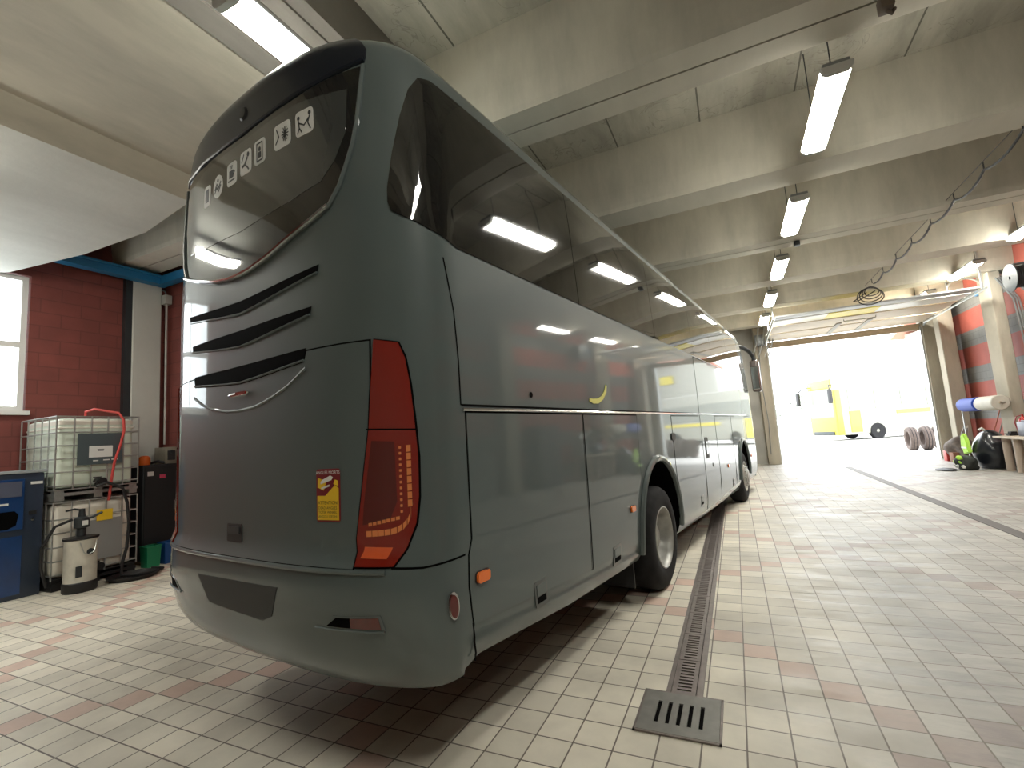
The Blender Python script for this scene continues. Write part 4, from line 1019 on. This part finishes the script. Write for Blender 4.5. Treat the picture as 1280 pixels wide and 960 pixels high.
# ================================================================== RIGHT WALL
t = empty('work_bench', (6.17, 14.9, 0), 0, 'bench with wooden board top on thick beige tube legs against striped wall', 'bench')
M_BEIGE = mat('beige_tube', (.52, .43, .35), .5, noise=.1); M_BOARD = mat('bench_board', (.55, .47, .37), .6, noise=.2)
MB().box(-.42, .42, -.95, .95, .79, .84, .008, 1).build('bench_top', M_BOARD, t)
for yy in (.75, .25, -.25, -.75):
    MB().tube([(-.25, yy, 0), (-.25, yy, .79)], .08, 16).build('leg', M_BEIGE, t)
for yy in (.75, -.75): MB().tube([(.28, yy, 0), (.28, yy, .79)], .08, 16).build('leg', M_BEIGE, t)
t = empty('bench_vice', (6.05, 15.6, .84), 0, 'dark vice lying on the near end of the bench', 'vice')
MB().box(-.1, .1, -.08, .08, 0, .05, .01).box(-.06, .06, -.05, .02, .05, .1, .01).box(-.06, .06, .06, .1, .05, .1, .01).tube([(-.1, 0, .05), (-.25, 0, .05)], .012).build('vice_body', M_BLK, t)
tag(MB().box(-.22, .22, -.35, .2, 0, .34, .02).box(-.16, .16, -.3, .15, .34, .37, .01).build('tool_case', mat('navy_case', (.012, .018, .05), .4), None, loc=(6.2, 15.0, .84)), 'dark navy case standing on the bench', 'case')
t = empty('metal_machine', (6.3, 14.2, .84), 0, 'grey metal machine with rounded head standing on the bench at the picture edge', 'machine')
MB().box(-.2, .2, -.2, .2, 0, .4, .02).build('machine_base', M_GREY, t); MB().lathe([(0, -.25), (.16, -.22), (.2, 0), (.16, .22), (0, .25)], 20, 'Y', (0, 0, .62)).build('machine_head', M_STEEL, t); MB().tube([(-.2, 0, .6), (-.35, .1, .75), (-.3, .2, .9)], .02).build('lever', M_STEEL, t)
t = empty('red_extinguisher', (6.32, 15.72, .84), 0, 'red bottle with coiled red hose hung on the pillar above the bench', 'extinguisher')
MB().lathe([(0, 0), (.07, .005), (.075, .03), (.075, .36), (.05, .42), (.02, .44), (.02, .5), (0, .5)], 18).build('bottle', mat('red_paint', (.50, .02, .02), .3), t)
MB().tube([(0, 0, .48), (-.1, .03, .45), (-.14, .05, .3), (-.1, .06, .1)], .012).build('hose', mat('dark_red_rubber', (.25, .02, .03), .4), t)
# bag, vest, clutter
def blob(name, loc, sc, mt, parent=None, seed=1, amp=.12, n=20):
    rnd = random.Random(seed); m = MB(); rings = []
    ph = [rnd.uniform(0, 6) for _ in range(6)]
    prof = []
    for i in range(n+1):
        a = PI*i/n; ring = []
        for k in range(24):
            b = 2*PI*k/24; d = 1+amp*(math.sin(3*b+ph[0]+2*a)+.6*math.sin(5*b+ph[1]-3*a)+.5*math.sin(4*a+ph[2]))
            x, y, z = math.sin(a)*math.cos(b)*d, math.sin(a)*math.sin(b)*d, math.cos(a)
            z = max(z, -.75); ring.append((x*sc[0], y*sc[1], (z+.75)*sc[2]/1.75))
        rings.append([m.bm.verts.new(ring[0])] if i in (0, n) else m.vt(ring))
    for A, B in zip(rings, rings[1:]):
        for k in range(24):
            a = A if len(A) == 1 else [A[k], A[(k+1) % 24]]; b = B if len(B) == 1 else [B[(k+1) % 24], B[k]]
            m.face(a+b)
    return m.build(name, mt, parent, 60, loc)
t = empty('black_sack', (5.88, 16.38, 0), 0, 'big black sack standing at the end of the bench', 'sack')
blob('sack_body', (0, 0, 0), (.34, .46, .98), mat('black_sack_plastic', (.010, .013, .018), .3, 0, .4), t, 3, .05)
MB().tube([(-.05, 0, .95), (-.12, -.02, 1.03), (-.18, 0, .98)], .03, 8).build('sack_knot', M_WHITE, t)
t = empty('safety_vest', (5.45, 16.5, 0), 0, 'neon yellow safety vest draped on the side of the black sack', 'vest')
M_NEON = mat('neon_fabric', (.55, .95, .12), .7, noise=.2, nscale=8)
m = MB().prism([(-.2, .42), (.1, .36), (.22, .62), (.16, .85), (.02, .92), (-.1, .75)], 'X', -.05, .04); bmesh.ops.bevel(m.bm, geom=m.bm.edges[:], offset=.02, segments=2, affect='EDGES')
m.build('vest_fabric', M_NEON, t); MB().box(-.065, -.052, -.14, .16, .52, .56).build('reflective_band', M_WHITE, t, 0)
t = empty('glove_heap', (5.30, 16.2, 0), 0, 'crumpled heap of neon and black gloves on the floor by the sack', 'gloves')
blob('dark_cloth', (0, 0, 0), (.22, .26, .36), mat('charcoal_cloth', (.03, .035, .03), .8), t, 5, .16)
for i in range(7): blob('neon_patch', (-.12-.05*(i % 2), -.2+.07*i, .05+.11*((i*5) % 3)), (.06, .05, .09), M_NEON if i % 3 else M_WHITE, t, 10+i, .2, 8)
tag(blob('black_mat', (4.85, 16.15, 0), (.20, .30, .06), M_BLK, None, 9, .1, 8), 'flat black mat lying on the floor in front of the sack', 'mat')
t = empty('scrap_heap', (6.1, 18.65, 0), 0, 'heap of brown and red scrap parts between the doorway pillars', 'scrap')
MB().box(-.35, -.1, -.2, .1, 0, .28, .02).build('brown_box', mat('rust_brown', (.25, .11, .06), .7, noise=.3), t); MB().box(-.38, -.12, .2, .45, 0, .32, .02).build('red_box', mat('red_plastic', (.45, .04, .03), .5), t)
blob('grey_bundle', (-.05, .1, 0), (.3, .45, .75), mat('grey_brown_cloth', (.16, .13, .11), .8, noise=.4, nscale=10), t, 12, .18)
for i in range(6):
    MB().tube([(-.2+.06*i, -.3+.1*i, .1), (-.05+.07*i, -.2+.12*i, .9+.07*(i % 3))], .018, 6).build('rod', M_PLAST if i % 2 else M_GREY, t)
# paper rolls on their stand
t = empty('roll_stand', (6.10, 16.9, 0), 0, 'thin grey frame stand that carries the blue and white rolls', 'stand')
m = MB()
for yy in (1.15,): m.tube([(-.1, yy, 0), (-.1, yy, 1.78)], .018, 6).tube([(-.3, yy, .02), (.15, yy, .02)], .018, 6)
m.tube([(-.1, -1.20, 1.66), (-.1, 1.15, 1.66)], .015, 6).tube([(-.1, -1.20, 1.66), (.16, -.92, 1.66)], .015, 6)
m.build('stand_frame', M_STEEL, t)
def roll(y, L, mt, name, label):
    t = empty(name, (6.0, y, 1.66), 0, label, 'paper roll'); MB().lathe([(.035, -L/2), (.17, -L/2), (.185, -L/2+.02), (.185, L/2-.02), (.17, L/2), (.035, L/2)], 24, 'Y', closed=True).build('paper', mt, t); MB().lathe([(.02, -L/2-.03), (.034, -L/2-.03), (.034, L/2+.03), (.02, L/2+.03)], 16, 'Y', closed=True).build('core', M_BOARD, t)
roll(17.38, 1.0, mat('blue_paper', (.02, .07, .45), .6), 'blue_paper_roll', 'big blue roll on the stand near the doorway')
roll(16.28, .98, mat('white_paper', (.62, .60, .52), .6, noise=.1), 'white_paper_roll', 'big white roll on the stand beside the pillar')
for i, (yy, c_) in enumerate([(17.1, (.5, .42, .3)), (17.42, (.25, .24, .22)), (17.74, (.5, .16, .1))]):
    t = empty('broom', (6.35, yy, 0), 0, ['broom with a pale wooden handle leaning on the striped wall under the rolls', 'broom with a dark handle leaning on the striped wall under the rolls', 'broom with a reddish handle leaning on the striped wall under the rolls', 'broom with a grey handle leaning on the striped wall, nearest the doorway'][i], 'broom')
    MB().tube([(-.12, 0, .1), (.36, .05, 1.45)], .015, 8).build('broom_handle', mat('handle_%s' % ['wood', 'dark', 'red', 'grey'][i], c_, .6), t); MB().box(-.2, -.05, -.13, .13, 0, .11, .01).build('broom_head', M_BLK, t)
# hose reel
t = empty('hose_reel', (6.36, 14.9, 4.55), 0, 'silver hose reel hanging high at the right edge of the picture', 'hose reel')
MB().lathe([(.04, -.14), (.33, -.14), (.34, -.125), (.2, -.1), (.2, .1), (.34, .125), (.33, .14), (.04, .14)], 28, 'X', closed=True).build('reel_drum', M_DKGREY, t)
m = MB()
for i in range(5): m.tube([(-.08+.04*i, .235*math.cos(2*PI*k/20), .235*math.sin(2*PI*k/20)) for k in range(20)], .022, 6, closed=True)
m.build('wound_hose', M_BLK, t); MB().box(-.05, .38, -.04, .04, .28, .33).box(.3, .34, -.05, .05, 0, .3).build('bracket', M_GREY, t, 0)
MB().tube([(.1, -.2, -.1), (.2, -.25, -.6), (.3, -.2, -1.5), (.25, -.1, -2.6)], .02, 6).build('hanging_hose', M_GREY, t)
t = empty('cable_duct', (6.6, 15.75, 0), 0, 'grey conduits running down the striped wall beside the pillar', 'conduit')
for i, xx in enumerate((0, .05, .10)): MB().tube([(xx, -.05, 1.1), (xx, -.05, 3.2+.2*i), (xx-.05, -.05, 4.2), (xx-.25, .1, 4.8)], .02, 6).build('pipe', M_GREY, t)
# clutter further along the right wall, mirrored in the coachwork
for i, (yy, hh, c_, nm) in enumerate([(12.3, 1.9, (.05, .05, .055), 'black'), (9.3, 1.2, (.12, .12, .12), 'grey'), (7.6, 1.7, (.04, .05, .07), 'navy'), (2.8, 1.5, (.10, .09, .08), 'brown')]):
    t = empty('storage_cabinet', (6.4, yy, 0), 0, '%s cabinet against the striped wall, reflected in the side of the bus' % nm, 'cabinet')
    MB().box(-.3, .3, -.55, .55, .05, hh, .01).box(-.28, .28, -.5, .5, 0, .05).build('cabinet_body', mat('cabinet_'+nm, c_, .5), t)
    for s in (-1, 1):
        o = MB().box(-.315, -.302, s*.27-.25, s*.27+.25, .1, hh-.05, .004, 1).build('door', mat('cabinet_door_'+nm, tuple(min(1, x*1.3) for x in c_), .5), t); MB().box(-.335, -.316, s*.06-.01, s*.06+.01, hh*.5, hh*.5+.14).build('handle', M_STEEL, o, 0)

# ================================================================== OUTSIDE
def tyre(x, y, label):
    t = empty('old_tyre', (x, y, .47), 0, label, 'tyre', 'old tyres outside the doorway')
    MB().lathe([(.29, -.12), (.36, -.15), (.44, -.14), (.47, -.10), (.475, 0), (.47, .10), (.44, .14), (.36, .15), (.29, .12), (.27, 0)], 36, 'X', closed=True).build('tyre_body', M_TYREOLD, t)
    m = MB()
    for g in (-.05, .05): m.lathe([(.477, g-.01), (.477, g+.01), (.468, g+.01), (.468, g-.01)], 36, 'X', closed=True)
    m.build('tread_ring', M_TYRE, t)
for i, x in enumerate((6.45, 6.95, 7.40, 7.78)): tyre(x, 24.6+.1*i, ['leftmost old brown tyre standing outside right of the doorway', 'second old tyre from the left outside the doorway', 'third old tyre, half hidden by the door jamb', 'last old tyre, hidden mostly by the door jamb'][i])
# yellow and white coach in the yard
yc = empty('yellow_coach', (5.85, 36.0, 0), R(28), 'pale coach with yellow front edge parked outside in the glare', 'bus')
M_CW = mat('coach_white', (.30, .30, .25), .3, 0, .5); M_CY = mat('coach_yellow', (.55, .46, .02), .3, 0, .5); M_CG = mat('coach_glass', (.20, .21, .18), .2, 0, .2)
L_ = 12.0
m = MB().box(0, L_, 0, 2.5, .35, 4.1, .16, 4); m.build('body', M_CW, yc)
MB().box(-.02, .5, -.02, 2.52, .35, 3.3, .14, 3).build('front_mask', M_CY, yc)
MB().box(-.04, .2, .15, 2.35, 1.5, 3.3, .08, 3).build('windscreen', M_CG, yc)
MB().box(-.05, .3, .1, 2.4, 3.35, 4.0, .1, 3).build('roof_fairing', M_CY, yc)
for i in range(6): MB().box(.9+1.75*i, 2.55+1.75*i, -.03, .02, 1.9, 3.2, .01, 1).build('side_window', M_CG, yc)
MB().box(.85, 1.6, -.035, .02, .5, 1.85, .01, 1).build('door', M_CY, yc)
MB().box(4, L_-.2, -.03, .01, 1.5, 1.75).build('yellow_stripe', M_CY, yc, 0)
for wx in (2.6, 9.0):
    for yy in (.02, 2.2): MB().lathe([(.12, 0), (.48, -.02), (.5, .04), (.5, .24), (.48, .28), (.12, .28)], 28, 'Y', (wx, yy-.06, .5), closed=True).build('wheel', M_TYRE, yc)
for yy in (-.35, 2.75):
    MB().tube([(.2, yy*.6+.5, 3.6), (-.3, yy*.8+.2, 3.6), (-.5, yy, 3.3)], .04, 8).build('mirror_arm', M_BLK, yc); MB().box(-.6, -.4, yy-.12, yy+.12, 2.4, 3.3, .06).build('mirror', M_BLK, yc)
MB().box(-.08, .05, .3, 2.2, .38, .62, .03).build('bumper', M_DKGREY, yc)
# trees and buildings washed out in the distance
def tree(x, y, h_, label, seed):
    t = empty('distant_tree', (x, y, 0), 0, label, 'tree', 'trees beyond the yard')
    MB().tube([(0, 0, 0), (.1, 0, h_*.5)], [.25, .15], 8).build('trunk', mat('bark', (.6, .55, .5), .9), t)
    rnd = random.Random(seed); m = MB()
    for i in range(260):
        a, b, r_ = rnd.uniform(0, 2*PI), rnd.uniform(-1, 1), rnd.uniform(.5, 1)
        c = Vector((math.cos(a)*math.sqrt(1-b*b), math.sin(a)*math.sqrt(1-b*b), b*.8))*r_*h_*.38+Vector((0, 0, h_*.62)); q = Vector((rnd.gauss(0, 1), rnd.gauss(0, 1), rnd.gauss(0, 1))).normalized(); o_ = q.orthogonal()*h_*.06; p_ = q.cross(o_)
        m.face(m.vt([c+o_, c+p_, c-o_, c-p_]))
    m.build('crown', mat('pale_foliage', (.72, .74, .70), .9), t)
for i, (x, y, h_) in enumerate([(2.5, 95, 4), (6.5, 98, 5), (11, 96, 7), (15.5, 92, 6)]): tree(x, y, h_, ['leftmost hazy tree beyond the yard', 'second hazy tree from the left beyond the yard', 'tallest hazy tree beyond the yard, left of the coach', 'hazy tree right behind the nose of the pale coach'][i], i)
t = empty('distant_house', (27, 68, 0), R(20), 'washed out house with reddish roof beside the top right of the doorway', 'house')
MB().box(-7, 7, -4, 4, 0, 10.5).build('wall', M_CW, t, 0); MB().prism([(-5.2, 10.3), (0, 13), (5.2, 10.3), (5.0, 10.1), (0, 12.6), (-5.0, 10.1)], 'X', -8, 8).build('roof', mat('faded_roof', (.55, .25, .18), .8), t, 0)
MB().box(-6, -3, -4.2, -4, 7.4, 8.6).build('yellow_awning', M_CY, t, 0)
for i in range(3): MB().box(-5.5+4*i, -4+4*i, -4.1, -4, 3, 5).build('window', M_CG, t, 0)
